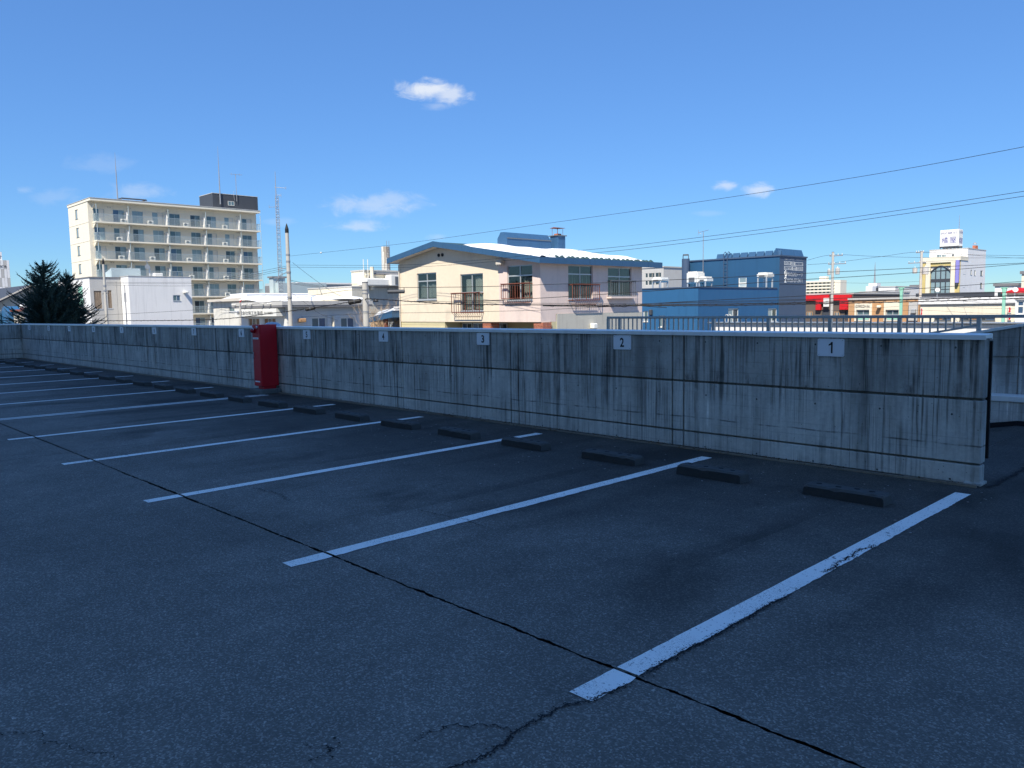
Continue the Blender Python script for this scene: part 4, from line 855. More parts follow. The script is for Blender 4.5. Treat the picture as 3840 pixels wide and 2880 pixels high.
for j in range(NY_):
    for i in range(NX): a = j*(NX+1)+i; sn.f.append((a, a+1, a+NX+2, a+NX+1)); sn.mi.append(0)
tag(obj('office_snow', sn, 'snow', None, smooth=True), 'deep rounded snow on the flat roof of the white office', 'snow', kind='stuff')
q = (-50.59,28.24,1.031); obj('wall_lamp', MB().box(OX, OX+0.35, q[1]-0.26, q[1]+0.26, q[2]-0.13, q[2]+0.13), 'tan_brick', ofc, bevel=0.04)
q = (-50.59,30.82,0.782); obj('wall_pipe', MB().tube([(OX+0.09, q[1], q[2]+0.5), (OX+0.09, q[1], GZ)], 0.09, 8), 'cream2', ofc)
ow_ = thing('office_annex', 'weathered white annex left of the lettered office with one small window', 'office', (-60, 32, GZ))
aY = OY+3.0; aw = (-65.67,-64.61,1.736,2.139)
AY3 = 30.140
aL, aR, aZ = -69.30, -63.55, 2.607
aw = (-66.19,-65.13,1.736,2.143)
block(ow_, aL, aR+1.0, AY3, AY3+7.5, GZ, aZ, 'old_white', [aw], []); window(ow_, Face('Y', AY3), aw, 2, None, 0.05, 0.06, 'alu', ('glass_mid',))
obj('annex_roof', MB().box(aL-0.3, aR+1.3, AY3-0.4, AY3+7.8, aZ+0.002, aZ+0.22), 'soffit', ow_)
obj('annex_snow', MB().prism([(aL+2.0, aZ+0.222), (aR+1.2, aZ+0.222), (aR+1.2, aZ+0.62), (aR-2, aZ+0.60), (aL+4.0, aZ+0.42)], 'y', AY3-0.2, AY3+7.5), 'snow', ow_, bevel=0.05)

# ---------------------------------------------------------------- white corner building below the apartments
BC = -90.180
BF = 30.070
BX, BY = BC, BF
bL = -92.62; bB = 36.82; bZ = 5.703
wb = thing('plastered_building', 'plain white plastered building with one small window under the apartment block', 'building', base(bL, BX, BY, bB))
bw = (34.70,35.52,3.053,3.699)
block(wb, bL, BX, BY, bB, GZ, bZ, 'white_wall', [], [bw]); window(wb, Face('X', BX), bw, 2, None, 0.05, 0.07, 'alu', ('glass_mid', 'glass_navy')); cap(wb, bL, BX, BY, bB, bZ, 'grey_wall', 0.04, 0.08)
q = (-90.18,36.00,4.024); obj('wall_lamp', MB().box(BX, BX+0.75, q[1]-0.2, q[1]+0.2, q[2]-0.12, q[2]+0.12), 'ac_white', wb, bevel=0.06)
sh = (-90.18,29.19,5.688); obj('roof_shed', MB().prism([(BX-5.5, bZ), (BX-2.5, bZ), (BX-2.5, bZ+1.0), (BX-5.5, bZ+0.35)], 'y', 29.21, 32.24), 'rail_blue', wb)
q = (-90.18,32.32,6.627)
obj('roof_dish', MB().tube([(BX-0.8, q[1]+0.3, bZ), (BX-0.8, q[1]+0.3, bZ+1.2)], 0.09, 8).tube([(BX-0.55, q[1], bZ+1.1), (BX-0.9, q[1], bZ+1.15)], [0.28, 0.08], 14).box(BX-1.0, BX-0.6, q[1]-0.7, q[1]+0.3, bZ+1.75, bZ+1.82).tube([(BX-0.8, q[1]+0.2, bZ+1.2), (BX-0.8, q[1], bZ+1.75)], 0.05, 6), 'alu', wb)
obj('roof_tank', MB().box(BX-1.2, BX-0.2, q[1]+0.6, q[1]+1.5, bZ+0.01, bZ+0.42), 'ac_white', wb, bevel=0.05)
q = (-90.18,35.61,6.063); obj('roof_ladder_hoop', MB().tube([(BX-0.1, q[1]-0.28, bZ+0.1), (BX-0.1, q[1]-0.25, bZ+0.58), (BX-0.1, q[1]+0.25, bZ+0.58), (BX-0.1, q[1]+0.28, bZ+0.1)], 0.035, 6), 'roof_blue', wb)
# block to its left with boarded windows
CX = -92.620
CF = 26.920
cX = CX
cY = CF; cL = -104.20; cB = 30.06; cZ = 5.594
gb = thing('boarded_building', 'white and grey building with brown boarded windows behind the spruce', 'building', base(cL, cX, cY, cB))
gw1 = (-97.21,-95.17,2.619,4.829); gw2 = (27.28,28.03,2.302,4.215); gw3 = (28.66,29.05,2.342,4.272)
block(gb, cL, cX, cY, cB, GZ, cZ, 'white_wall', [gw1], [gw2, gw3], 0.15, 'wall', 'grey_wall'); cap(gb, cL, cX, cY, cB, cZ, 'grey_dark', 0.06, 0.12)
window(gb, Face('Y', cY), gw1, 1, None, 0.06, 0.08, 'alu', ('mint',)); 
for h in (gw2, gw3):
    fo = obj('window_frame', Face('X', cX).mk(h[0]-0.08, h[1]+0.08, -0.03, 0.02, h[2]-0.12, h[2]), 'alu', gb); n = 4
    for i in range(n): obj('board', Face('X', cX).mk(h[0]+(h[1]-h[0])*i/n+0.01, h[0]+(h[1]-h[0])*(i+1)/n-0.01, 0.05+0.01*(i % 2), 0.1, h[2], h[3]), 'board', fo)
# corrugated face: upright ribs
yy = cY+0.5
while yy < cB:
    if not any(h[0]-0.15 < yy < h[1]+0.15 for h in (gw2, gw3)): obj('rib', MB().box(cX, cX+0.03, yy, yy+0.06, GZ+2, cZ-0.3), 'grey_wall', gb)
    yy += 0.42

# ---------------------------------------------------------------- cream flat-roofed buildings behind the office
IC = -53.520
IF = 34.410
IX, IY = IC, IF; iL = -60.24; iZ = 3.486; iB = 40.91
mb_ = thing('flat_roof_building', 'cream flat-roofed building with pipes and rooftop tanks left of the house', 'building', base(iL, IX, IY, iB))
block(mb_, iL, IX, IY, iB, GZ, iZ, 'cream2', [], [], 0.15, 'wall', 'render_grey'); cap(mb_, iL, IX, IY, iB, iZ, 'grey_wall', 0.04, 0.10)
IU = 35.570
uL = -55.31; uZ = 4.762
ub = obj('upper_storey', MB().box(uL, IX-0.01, IU, iB, iZ+0.1, uZ), 'cream2', mb_); obj('upper_rim', MB().box(uL-0.05, IX+0.04, IU-0.05, iB, uZ+0.002, uZ+0.10), 'grey_wall', ub); obj('upper_band', MB().box(uL-0.02, IX+0.015, IU-0.02, IU-0.001, uZ-1.0, uZ-0.94), 'soffit', ub)
dw = (-54.16,-53.68,3.520,3.923); obj('roof_door', MB().box(dw[0], dw[1], IU-0.04, IU-0.001, dw[2], dw[3]), 'grey_dark', ub)
p0 = (-53.52,35.98,3.835); p1 = (-53.52,36.01,4.553); p2 = (-53.52,40.04,4.527)
obj('wall_pipe', MB().tube([(IX+0.12, p0[1], p0[2]), (IX+0.12, p1[1], p1[2]-0.25), (IX+0.12, p1[1]+0.25, p1[2]), (IX+0.12, p2[1], p1[2])], 0.09, 8), 'grey_dark', mb_)
q = (-53.52,36.16,4.190); obj('stub_pipe', MB().tube([(IX+0.25, q[1], q[2]-0.9), (IX+0.25, q[1], q[2]+0.9)], 0.16, 8), 'cream2', mb_)
q = (-53.52,37.21,3.671); obj('roof_tank', MB().box(IX-0.6, IX+0.7, q[1]-1.9, q[1]+1.7, iZ+0.1, q[2]+0.5), 'ac_white', mb_, bevel=0.08)
q = (-53.52,38.61,3.720); obj('roof_unit', MB().box(IX-0.4, IX+0.9, q[1]-1.1, q[1]+1.6, iZ+0.1, q[2]+0.75), 'ac_white', mb_, bevel=0.04); obj('unit_grille', MB().box(IX+0.9, IX+0.92, q[1]-0.7, q[1]+1.4, iZ+0.2, q[2]+0.6), 'alu_dark', mb_)
q = (-53.52,35.62,4.882); ld = MB()
for s_ in (-0.2, 0.2): ld.tube([(IX+0.2, q[1]+s_, iZ-0.9), (IX+0.2, q[1]+s_, uZ+0.9)], 0.03, 5)
for i in range(int((uZ-iZ+1.0)/0.3)): ld.tube([(IX+0.2, q[1]-0.2, iZ-0.8+0.3*i), (IX+0.2, q[1]+0.2, iZ-0.8+0.3*i)], 0.018, 4)
tag(obj('roof_ladder', ld, 'ac_white', mb_), kind='stuff')
# concrete smokestack with ladder
sc_ = (-65.13,45.88,5.470); st_top = (-65.26,46.06,7.848); sr = 0.42
sk = thing('smokestack', 'round pale concrete smokestack with ladder rising behind the house gable', 'chimney', (sc_[0], sc_[1], GZ))
obj('shaft', MB().lathe((sc_[0], sc_[1], GZ), [(sr*1.05, 0), (sr, st_top[2]-GZ)], 24), 'old_white', sk)
dv = Vector((0.72, -0.1, 0)).normalized()
cg = MB()
for s_ in (-0.14, 0.14): cg.tube([(sc_[0]+sr*0.75+0.1, sc_[1]+s_, st_top[2]-6), (sc_[0]+sr*0.75+0.1, sc_[1]+s_, st_top[2]+0.55)], 0.022, 5)
for i in range(24): cg.tube([(sc_[0]+sr*0.75+0.1, sc_[1]-0.14, st_top[2]-5.8+0.25*i), (sc_[0]+sr*0.75+0.1, sc_[1]+0.14, st_top[2]-5.8+0.25*i)], 0.014, 4)
tag(obj('ladder', cg, 'grey_dark', sk), kind='stuff')
for i in range(6): obj('soot_streak', MB().box(sc_[0]+sr*math.cos(-1.1+0.22*i)-0.02, sc_[0]+sr*math.cos(-1.1+0.22*i)+0.02, sc_[1]+sr*math.sin(-1.1+0.22*i)-0.02, sc_[1]+sr*math.sin(-1.1+0.22*i)+0.02, st_top[2]-0.5-0.55*((i*7) % 4), st_top[2]-0.01), 'board', sk)

# small blue-grey building with a square flue, grey hall beyond
fb = thing('flue_building', 'small blue-grey building with a square flue between apartments and radio mast', 'building', (-93.20,48.47,4.423))
FYb = (-93.51,48.14,4.430)
FB1 = 48.140
q0 = (-95.29,-91.74,3.331,5.271); q1 = (-93.56,-92.57,3.959,5.906)
obj('wall', MB().box(q0[0], q0[1], FB1+0.2, FB1+7, GZ, q0[3]), 'rail_blue', fb); obj('flue', MB().box(q1[0], q1[1], FB1-0.1, FB1+1.6, GZ+2, q1[3]), 'rail_blue', fb, bevel=0.03); obj('flue_cap', MB().box(q1[0]-0.15, q1[1]+0.15, FB1-0.25, FB1+1.75, q1[3]+0.01, q1[3]+0.2), 'grey_dark', fb)
q2 = (-95.20,-93.83,3.990,5.268); obj('recess', MB().box(q2[0], q2[1], FB1+0.1, FB1+0.199, q2[2], q2[3]-0.3), 'grey_dark', fb); obj('lower_wall', MB().box(q0[0]+1.5, q0[1]+0.5, FB1-2.2, FB1-0.12, GZ, 4.005), 'cream2', fb)
hall = thing('grey_hall', 'low pale grey hall far behind the radio mast', 'building', (-110.05,60.00,4.942))
HA1 = 60.000
q = (-113.03,-107.88,3.556,5.774); obj('wall', MB().box(q[0], q[1], HA1, HA1+14, GZ, q[3]), 'grey_wall', hall); obj('roof_edge', MB().box(q[0]-0.2, q[1]+0.2, HA1-0.2, HA1+14.2, q[3]+0.002, q[3]+0.25), 'white_wall', hall)
h2 = thing('brick_hall', 'low tan hall far behind the grey hall, left of the cream building', 'building', (-122.44,68.92,5.325))
HA2 = 68.920
q = (-123.77,-119.89,3.764,5.590); obj('wall', MB().box(q[0]-1, q[1]+1, HA2, HA2+14, GZ, q[3]), 'tan_brick', h2); obj('roof', MB().box(q[0]-1.3, q[1]+1.3, HA2-0.3, HA2+14.2, q[3]+0.002, q[3]+0.7), 'grey_wall', h2)
q = (-106.74,60.48,4.457); obj('dark_door', MB().box(q[0]-1.1, q[0]+1.1, HA2-0.05, HA2-0.01, 0.2, 3.6), 'charcoal', h2)

# ---------------------------------------------------------------- radio mast
ms = (-74.04,39.17,2.804); mtp = (-74.84,39.75,13.154); mtip = (-75.09,39.83,15.564)
mast = thing('radio_mast', 'slim grey lattice radio mast with side aerials between apartments and utility pole', 'mast', (ms[0], ms[1], GZ))
mz0, mz1 = GZ, mtp[2]; legs = []
def hw(z): return 0.26-0.11*(z-mz0)/(mz1-mz0)
for sx, sy_ in ((1, 1), (1, -1), (-1, 0)):
    k_ = 1 if sx > 0 else 1.2
    obj('leg', MB().tube([(ms[0]+sx*k_*hw(mz0), ms[1]+sy_*hw(mz0), mz0), (ms[0]+sx*k_*hw(mz1), ms[1]+sy_*hw(mz1), mz1)], 0.024, 6), 'steel', mast)
lt = MB(); nz = 60; cs = ((1, 1), (1, -1), (-1.2, 0))
for i in range(nz):
    za, zb_ = mz0+(mz1-mz0)*i/nz, mz0+(mz1-mz0)*(i+1)/nz
    for j in range(3):
        c0, c1 = cs[j], cs[(j+1) % 3]
        A = (ms[0]+c0[0]*hw(za), ms[1]+c0[1]*hw(za), za); B = (ms[0]+c1[0]*hw(zb_), ms[1]+c1[1]*hw(zb_), zb_); C_ = (ms[0]+c1[0]*hw(za), ms[1]+c1[1]*hw(za), za)
        lt.tube([A, B] if i % 2 else [C_, (ms[0]+c0[0]*hw(zb_), ms[1]+c0[1]*hw(zb_), zb_)], 0.013, 4, caps=False); lt.tube([A, C_], 0.012, 4, caps=False)
tag(obj('lacing', lt, 'steel', mast), kind='stuff')
obj('top_pole', MB().tube([(ms[0], ms[1], mz1), (ms[0], ms[1], mtip[2]-1.5), (ms[0], ms[1], mtip[2])], [0.05, 0.04, 0.02], 6), 'steel', mast)
ux, uy = 0.72, 0.69
def arm(py, a, b, tick):
    z = py; mb = MB().tube([(ms[0]+ux*a, ms[1]+uy*a, z), (ms[0]+ux*b, ms[1]+uy*b, z-0.12*b)], 0.024, 5)
    mb.tube([(ms[0]+ux*b, ms[1]+uy*b, z-0.12*b-tick), (ms[0]+ux*b, ms[1]+uy*b, z-0.12*b+tick)], 0.018, 4); return mb
za_ = 14.026; zb2 = 13.256; zc_ = 12.082
obj('aerial', arm(za_, -0.15, 1.02, 0.16), 'steel', mast); obj('aerial', arm(zb2, 0.05, 0.5, 0.2), 'steel', mast); obj('aerial', MB().tube([(ms[0], ms[1], zc_), (ms[0]-ux*0.75, ms[1]-uy*0.75, zc_)], 0.022, 5).tube([(ms[0]-ux*0.75, ms[1]-uy*0.75, zc_-0.1), (ms[0]-ux*0.75, ms[1]-uy*0.75, zc_+0.2)], 0.018, 4), 'steel', mast)
obj('platform', MB().box(ms[0]-0.4, ms[0]+0.4, ms[1]-0.4, ms[1]+0.4, 5.008, 5.087), 'steel', mast)

# ---------------------------------------------------------------- utility poles
def pole(name, label, b, ztop, r0, r1, capm=None, extra=()):
    t = thing(name, label, 'utility pole', (b[0], b[1], GZ), 'concrete utility poles')
    obj('shaft', MB().lathe((b[0], b[1], GZ), [(r0, 0), (r1, ztop-GZ)], 16), 'pole', t, smooth=False)
    if capm: obj('pole_cap', MB().lathe((b[0], b[1], ztop), [(r1*1.06, 0), (r1*1.06, 0.22), (r1*0.75, 0.34), (0.015, 0.56)], 14), capm, t)
    else: obj('pole_cap', MB().lathe((b[0], b[1], ztop), [(r1*1.05, 0), (r1*1.05, 0.06)], 14), 'grey_dark', t)
    return t
pA = (-44.09,23.93,2.935); zA = 6.363
t = pole('utility_pole', 'tall concrete pole with black pointed cap in front of the lettered office', pA, zA, 0.155, 0.105, 'black')
for z, r in ((zA-1.35, 0.125), (zA-1.75, 0.13), (zA-2.4, 0.14), (zA-3.9, 0.15)): obj('band', MB().lathe((pA[0], pA[1], z), [(r, 0), (r, 0.10)], 14), 'steel', t)
obj('cable_bracket', MB().tube([(pA[0], pA[1], zA-2.3), (pA[0]-0.35, pA[1]-0.33, zA-2.5), (pA[0]-0.6, pA[1]-0.55, zA-2.95)], 0.022, 5).tube([(pA[0]-0.1, pA[1]-0.1, zA-2.1), (pA[0]-0.45, pA[1]-0.4, zA-2.15)], 0.02, 5), 'grey_dark', t)
pB = (-31.48,20.96,2.014); zB = 2.914
t = pole('utility_pole', 'short thick concrete pole carrying black splice boxes left of the house', pB, zB, 0.155, 0.135)
for z in (zB-0.35, zB-0.5, zB-1.35, zB-2.05): obj('band', MB().lathe((pB[0], pB[1], z), [(0.152, 0), (0.152, 0.05)], 16), 'steel', t)
pC = (-73.40,22.52,3.147); zC = 5.933
t = pole('utility_pole', 'thin concrete pole with black tip in front of the boarded windows', pC, zC, 0.13, 0.095, 'black')
for z in (zC-1.9, zC-2.3): obj('band', MB().lathe((pC[0], pC[1], z), [(0.13, 0), (0.13, 0.15)], 12), 'steel', t)
obj('cable_clamp', MB().tube([(pC[0]-0.2, pC[1]-0.15, zC-2.5), (pC[0]+0.25, pC[1]+0.2, zC-2.4)], 0.05, 6), 'grey_dark', t)
pD = (-74.25,24.41,2.315); zD = 4.225
t = thing('street_pole', 'thin grey steel pole in front of the white plastered wall', 'utility pole', (pD[0], pD[1], GZ)); obj('shaft', MB().tube([(pD[0], pD[1], GZ), (pD[0], pD[1], zD)], [0.05, 0.03], 8), 'steel', t); obj('pole_sign', MB().box(pD[0]-0.1, pD[0]+0.1, pD[1]-0.05, pD[1]+0.05, zD-1.5, zD-0.7), 'grey_wall', t)
pE = (-49.89,23.49,1.425); zE = 2.300
t = thing('street_lamp', 'street lamp pole with long arm beside the office lettering', 'street lamp', (pE[0], pE[1], GZ)); obj('shaft', MB().tube([(pE[0], pE[1], GZ), (pE[0], pE[1], zE)], [0.075, 0.06], 10), 'pole', t)
obj('arm', MB().tube([(pE[0], pE[1], zE-0.62), (pE[0]-0.95, pE[1]-0.9, zE-0.60)], 0.022, 6), 'steel', t); obj('lamp_head', MB().box(pE[0]-0.3, pE[0]+0.05, pE[1]-0.3, pE[1]-0.08, zE-0.68, zE-0.56), 'alu', t, bevel=0.03); obj('red_clamp', MB().tube([(pE[0], pE[1], zE), (pE[0]+0.08, pE[1]+0.08, zE+0.15)], 0.03, 6), 'red_panel', t)
def transformer_pole(label, b, ztop, cans, arms):
    t = pole('utility_pole', label, b, ztop, 0.17, 0.13)
    for z, h in arms:
        ao = obj('crossarm', MB().box(b[0]-h*0.35, b[0]+h, b[1]-0.05+0.0, b[1]+0.05, z-0.05, z+0.05), 'steel', t)
        for i in range(4):
            x = b[0]-h*0.3+h*1.25*i/3; obj('insulator', MB().lathe((x, b[1], z+0.05), [(0.03, 0), (0.055, 0.05), (0.03, 0.09), (0.055, 0.13), (0.02, 0.17)], 8), 'ac_white', ao)
    for dx, z, r, h in cans:
        o_ = obj('transformer', MB().lathe((b[0]+dx, b[1]-0.12, z), [(r*0.9, 0), (r, 0.05), (r, h-0.08), (r*0.7, h)], 16), 'grey_wall', t)
        obj('bushing', MB().lathe((b[0]+dx, b[1]-0.12, z+h), [(0.03, 0), (0.05, 0.07), (0.02, 0.14)], 8), 'ac_white', o_)
    return t
pF = (-39.80,89.17,3.259); zF = 7.378
transformer_pole('utility pole with two small transformers right of the navy sign wall', pF, zF, ((-0.36, 4.865, 0.17, 0.62), (0.62, 4.874, 0.23, 0.75)), ((zF-0.40, 1.1), (zF-1.32, 1.5)))
pG = (-32.83,96.38,3.102); zG = 7.314
transformer_pole('utility pole with two large transformers in front of the yellow-framed shop', pG, zG, ((-0.62, 4.884, 0.25, 0.62), (0.50, 4.722, 0.32, 0.85)), ((zG-0.1, -0.6), (zG-1.25, -1.4)))


# ---------------------------------------------------------------- blue building with sign wall
UC = -33.590
UF = 52.170
UX, UY = UC, UF; uLf = -38.90; uZl = 2.979
UT = 64.650
lowb = thing('blue_building', 'bright blue low building with white roof ducts right of the house', 'building', base(uLf, UX, UY, UT))
uh = [(-38.71,-38.24,0.407,1.254), (-37.18,-36.60,-0.022,0.875)]; ux_ = [(56.48,58.09,0.209,1.353), (62.90,64.47,0.169,1.280)]
block(lowb, uLf-6, UX, UY, UT, GZ, uZl, 'blue_wall', uh, ux_); cap(lowb, uLf-6, UX, UY, UT-0.3, uZl, 'navy_wall', 0.05, 0.09)
for h in uh: window(lowb, Face('Y', UY), h, 1 if h is uh[0] else 2, None, 0.05, 0.07, 'ac_white', ('glass_mid', 'glass_dark'))
for h in ux_: window(lowb, Face('X', UX), h, 2, None, 0.05, 0.07, 'ac_white', ('glass_pale', 'glass_dark'))
q = (-37.88,52.17,1.146); obj('wall_lamp', MB().box(q[0]-0.12, q[0]+0.12, UY-0.25, UY, q[2]-0.22, q[2]+0.22), 'charcoal', lowb, bevel=0.04)
UTX = -33.520
tX = UTX; tL = -42.95; tZ = 5.753; tB = 69.68
tall = thing('sign_building', 'tall blue building with navy side wall carrying white printed lettering', 'building', base(tL, tX, UT, tB))
th = [(-37.44,-36.65,3.170,4.098)]
block(tall, tL, tX, UT, tB, GZ, tZ, 'blue_tall', th, [], 0.15, 'wall', 'navy_wall'); window(tall, Face('Y', UT), th[0], 1, 0.55, 0.05, 0.08, 'ac_white', ('rail_blue', 'glass_pale'))
obj('roof_edge', MB().box(tL-0.08, tX+0.08, UT-0.08, UT+0.3, tZ+0.002, tZ+0.12).box(tX-0.3, tX+0.08, UT+0.3, tB+0.05, tZ+0.002, tZ+0.12), 'navy_wall', tall)
obj('band', MB().box(tX, tX+0.02, UT, tB, 3.368, 3.412), 'charcoal', tall)
# row of tilted collectors along the roof
xs_ = [-39.93, -39.11, -38.29, -37.51, -36.71, -35.93, -35.12, -34.31, -33.52]
for a, b in zip(xs_, xs_[1:]):
    obj('collector', MB().prism([(UT+0.25, tZ+0.13), (UT+0.6, tZ+0.13), (UT+0.42, tZ+0.55)], 'x', a+0.05, b-0.05), 'roof_blue', tall)
ys_ = [64.72, 66.24, 67.89, 69.57]
for a, b in zip(ys_, ys_[1:]):
    obj('collector', MB().prism([(tX-0.20, tZ+0.13), (tX-0.65, tZ+0.13), (tX-0.42, tZ+0.72)], 'y', a+0.02, b-0.02), 'roof_blue', tall)
# printed lettering on the navy wall
def txt(s_, r, bold=0.01): lettering('lettering', s_, 'print_white', tall, 'X', tX, r, bold, 0.012)
txt('不動産のことは株式会社トーワにお任せください', (65.52,68.99,5.503,5.552), 0.0)
for s_, r in (('売買仲介', (65.61,66.61,5.085,5.284)), ('買取', (66.81,67.31,5.068,5.273)), ('リースバック', (67.52,68.89,5.081,5.229)), ('空き家管理', (65.57,66.86,4.663,4.841)), ('相談', (67.09,67.59,4.651,4.842)), ('無料査定', (67.80,68.86,4.652,4.841)), ('株式会社', (66.14,67.69,4.073,4.410)), ('トーワ', (67.81,68.93,4.074,4.379)), ('0120-27-2411', (66.09,68.91,3.551,3.883))): txt(s_, r, 0.0)
fr_ = MB(); FT = Face('X', tX)
def rect_frame(r, t_=0.03):
    a0, a1, z0, z1 = r
    mb = MB()
    for q in ((a0, a1, z0, z0+t_), (a0, a1, z1-t_, z1), (a0, a0+t_, z0+t_, z1-t_), (a1-t_, a1, z0+t_, z1-t_)): FT.box(mb, q[0], q[1], -0.012, -0.002, q[2], q[3])
    tag(obj('print_frame', mb, 'print_white', tall), kind='stuff')
for r in ((65.50,66.67,5.042,5.353), (66.72,67.39,5.015,5.344), (67.44,68.97,5.018,5.319), (65.50,66.96,4.619,4.930), (67.01,67.67,4.598,4.931), (67.72,68.97,4.589,4.913)): rect_frame(r)
lg = (-33.52,65.76,4.276); mb = MB()
ring = [(lg[1]+0.20*math.cos(R(a)), lg[2]+0.02+0.24*math.sin(R(a))) for a in range(-50, 231, 20)]
obj('logo_ring', MB().tube([(tX+0.02, a, b) for a, b in ring], 0.03, 5), 'print_white', tall)
obj('logo_mark', MB().tube([(tX+0.02, lg[1], lg[2]+0.14), (tX+0.02, lg[1], lg[2]-0.08), (tX+0.02, lg[1]-0.09, lg[2]-0.28)], 0.026, 5).tube([(tX+0.02, lg[1], lg[2]-0.08), (tX+0.02, lg[1]+0.09, lg[2]-0.28)], 0.026, 5), 'print_white', tall)
tp = (-33.52,65.74,3.723); obj('phone_mark', MB().tube([(tX+0.02, tp[1]-0.17, tp[2]+0.10), (tX+0.02, tp[1]-0.1, tp[2]+0.2), (tX+0.02, tp[1]+0.1, tp[2]+0.2), (tX+0.02, tp[1]+0.17, tp[2]+0.10)], 0.04, 5).prism([(tp[1]-0.07, tp[2]+0.08), (tp[1]+0.07, tp[2]+0.08), (tp[1]+0.17, tp[2]-0.22), (tp[1]-0.17, tp[2]-0.22)], 'x', tX+0.005, tX+0.02), 'print_white', tall)
# roof ladder, chimney, aerial, ducts
FU = Face('Y', UT); l0, l1 = (-38.87,-38.52,3.264,6.172)[0:2]; lz0, lz1 = (-38.87,-38.52,3.264,6.172)[2:4]
ld = MB()
for a in (l0, l1): ld.tube([FU.p(a, -0.15, uZl), FU.p(a, -0.15, tZ+0.5), FU.p(a, 0.1, tZ+0.7), FU.p(a, 0.45, tZ+0.5)], 0.035, 5)
z = uZl+0.3
while z < tZ+0.3: ld.tube([FU.p(l0, -0.15, z), FU.p(l1, -0.15, z)], 0.022, 4); z += 0.32
tag(obj('roof_ladder', ld, 'navy_wall', tall), kind='stuff')
cz = (-42.62,64.65,6.014); cr_ = (-42.24--42.96)/2
fc = obj('flue', MB().lathe((cz[0], UT-0.6, uZl-0.5), [(cr_, 0), (cr_, cz[2]-uZl+0.5)], 20), 'navy_wall', tall)
obj('flue_cap', MB().lathe((cz[0], UT-0.6, cz[2]+0.3), [(cr_*0.75, 0), (cr_*0.75, 0.12)], 16).tube([(cz[0]-0.3, UT-0.6, cz[2]), (cz[0]-0.3, UT-0.6, cz[2]+0.32)], 0.04, 5).tube([(cz[0]+0.3, UT-0.6, cz[2]), (cz[0]+0.3, UT-0.6, cz[2]+0.32)], 0.04, 5), 'alu_dark', fc)
a_ = (-40.93,64.65,8.380); obj('tv_aerial', MB().tube([(a_[0], UT-0.3, uZl), (a_[0], UT-0.3, a_[2])], 0.03, 6).tube([(a_[0]-0.5, UT-0.3, a_[2]-0.02), (a_[0]+0.55, UT-0.3, a_[2]+0.14)], 0.022, 4).tube([(a_[0]-0.55, UT-0.3, a_[2]-0.28), (a_[0]-0.52, UT-0.3, a_[2]+0.25)], 0.02, 4).tube([(a_[0]-0.5, UT-0.3, a_[2]), (a_[0]-0.2, UT-0.3, a_[2]-0.18)], 0.018, 4), 'steel', tall)
def duct(label, name, r, y0, leg0):
    a0, a1, z0, z1 = r; t = thing(name, label, 'roof unit', ((a0+a1)/2, y0+0.6, uZl+0.01), 'white roof ducts on the blue building')
    obj('housing', MB().box(a0, a1, y0, y0+1.3, z0, z1), 'ac_white', t, bevel=0.12, bseg=2); obj('mouth', MB().box(a0+(a1-a0)*0.25, a1-(a1-a0)*0.25, y0-0.03, y0-0.002, z0+(z1-z0)*0.15, z0+(z1-z0)*0.5), 'alu_dark', t)
    for x in (a0+0.12, a1-0.12):
        for y in (y0+0.1, y0+1.1): obj('leg', MB().box(x-0.05, x+0.05, y-0.05, y+0.05, leg0, z0+0.02), 'alu', t)
UD = 62.450
duct('large boxy white roof duct on the blue building beside the round flue', 'roof_duct', (-41.52,-40.31,3.621,4.721), UD, uZl+0.01)
duct('low white roof duct right of the large one on the blue building', 'roof_duct', (-40.28,-39.41,3.689,4.227), UD, uZl+0.01)
duct('white roof duct on grey legs near the navy sign wall', 'roof_duct', (-34.49,-33.47,3.874,4.342), UD, uZl+0.01)
UE = 54.670
duct('single white roof duct at the left end of the blue building', 'roof_duct', (-39.79,-38.77,3.599,4.011), UE, uZl+0.01)

# ---------------------------------------------------------------- white low shop with parapet right behind the ramp
LP = 24.000
lpL = -14.922; lpZ = 0.993
lps = thing('white_shop', 'long low white building with grey metal parapet cap behind the railing', 'building', (lpL+12, 29, GZ))
obj('wall', MB().box(lpL, 16, LP, LP+0.3, GZ, lpZ), 'white_wall', lps); obj('roof', MB().box(lpL, 16, LP+0.301, 33, GZ, lpZ-0.7), 'grey_wall', lps); obj('cap_lower', MB().box(lpL-0.04, 16.05, LP-0.05, LP+0.34, lpZ+0.002, lpZ+0.03), 'grey_wall', lps); obj('cap_upper', MB().box(lpL-0.1, 16.1, LP-0.10, LP+0.4, lpZ+0.032, lpZ+0.062), 'zinc', lps)
q = (-19.325,32.50,0.987)
for s_ in (-0.16, 0.0): obj('ladder_hoop', MB().tube([(q[0]+s_, 32.5, lpZ-0.7), (q[0]+s_, 32.5, q[2]+0.12), (q[0]+s_+0.04, 32.5, q[2]+0.2), (q[0]+s_+0.12, 32.5, q[2]+0.2), (q[0]+s_+0.16, 32.5, q[2]+0.12), (q[0]+s_+0.16, 32.5, lpZ)], 0.016, 6), 'ac_white', lps)

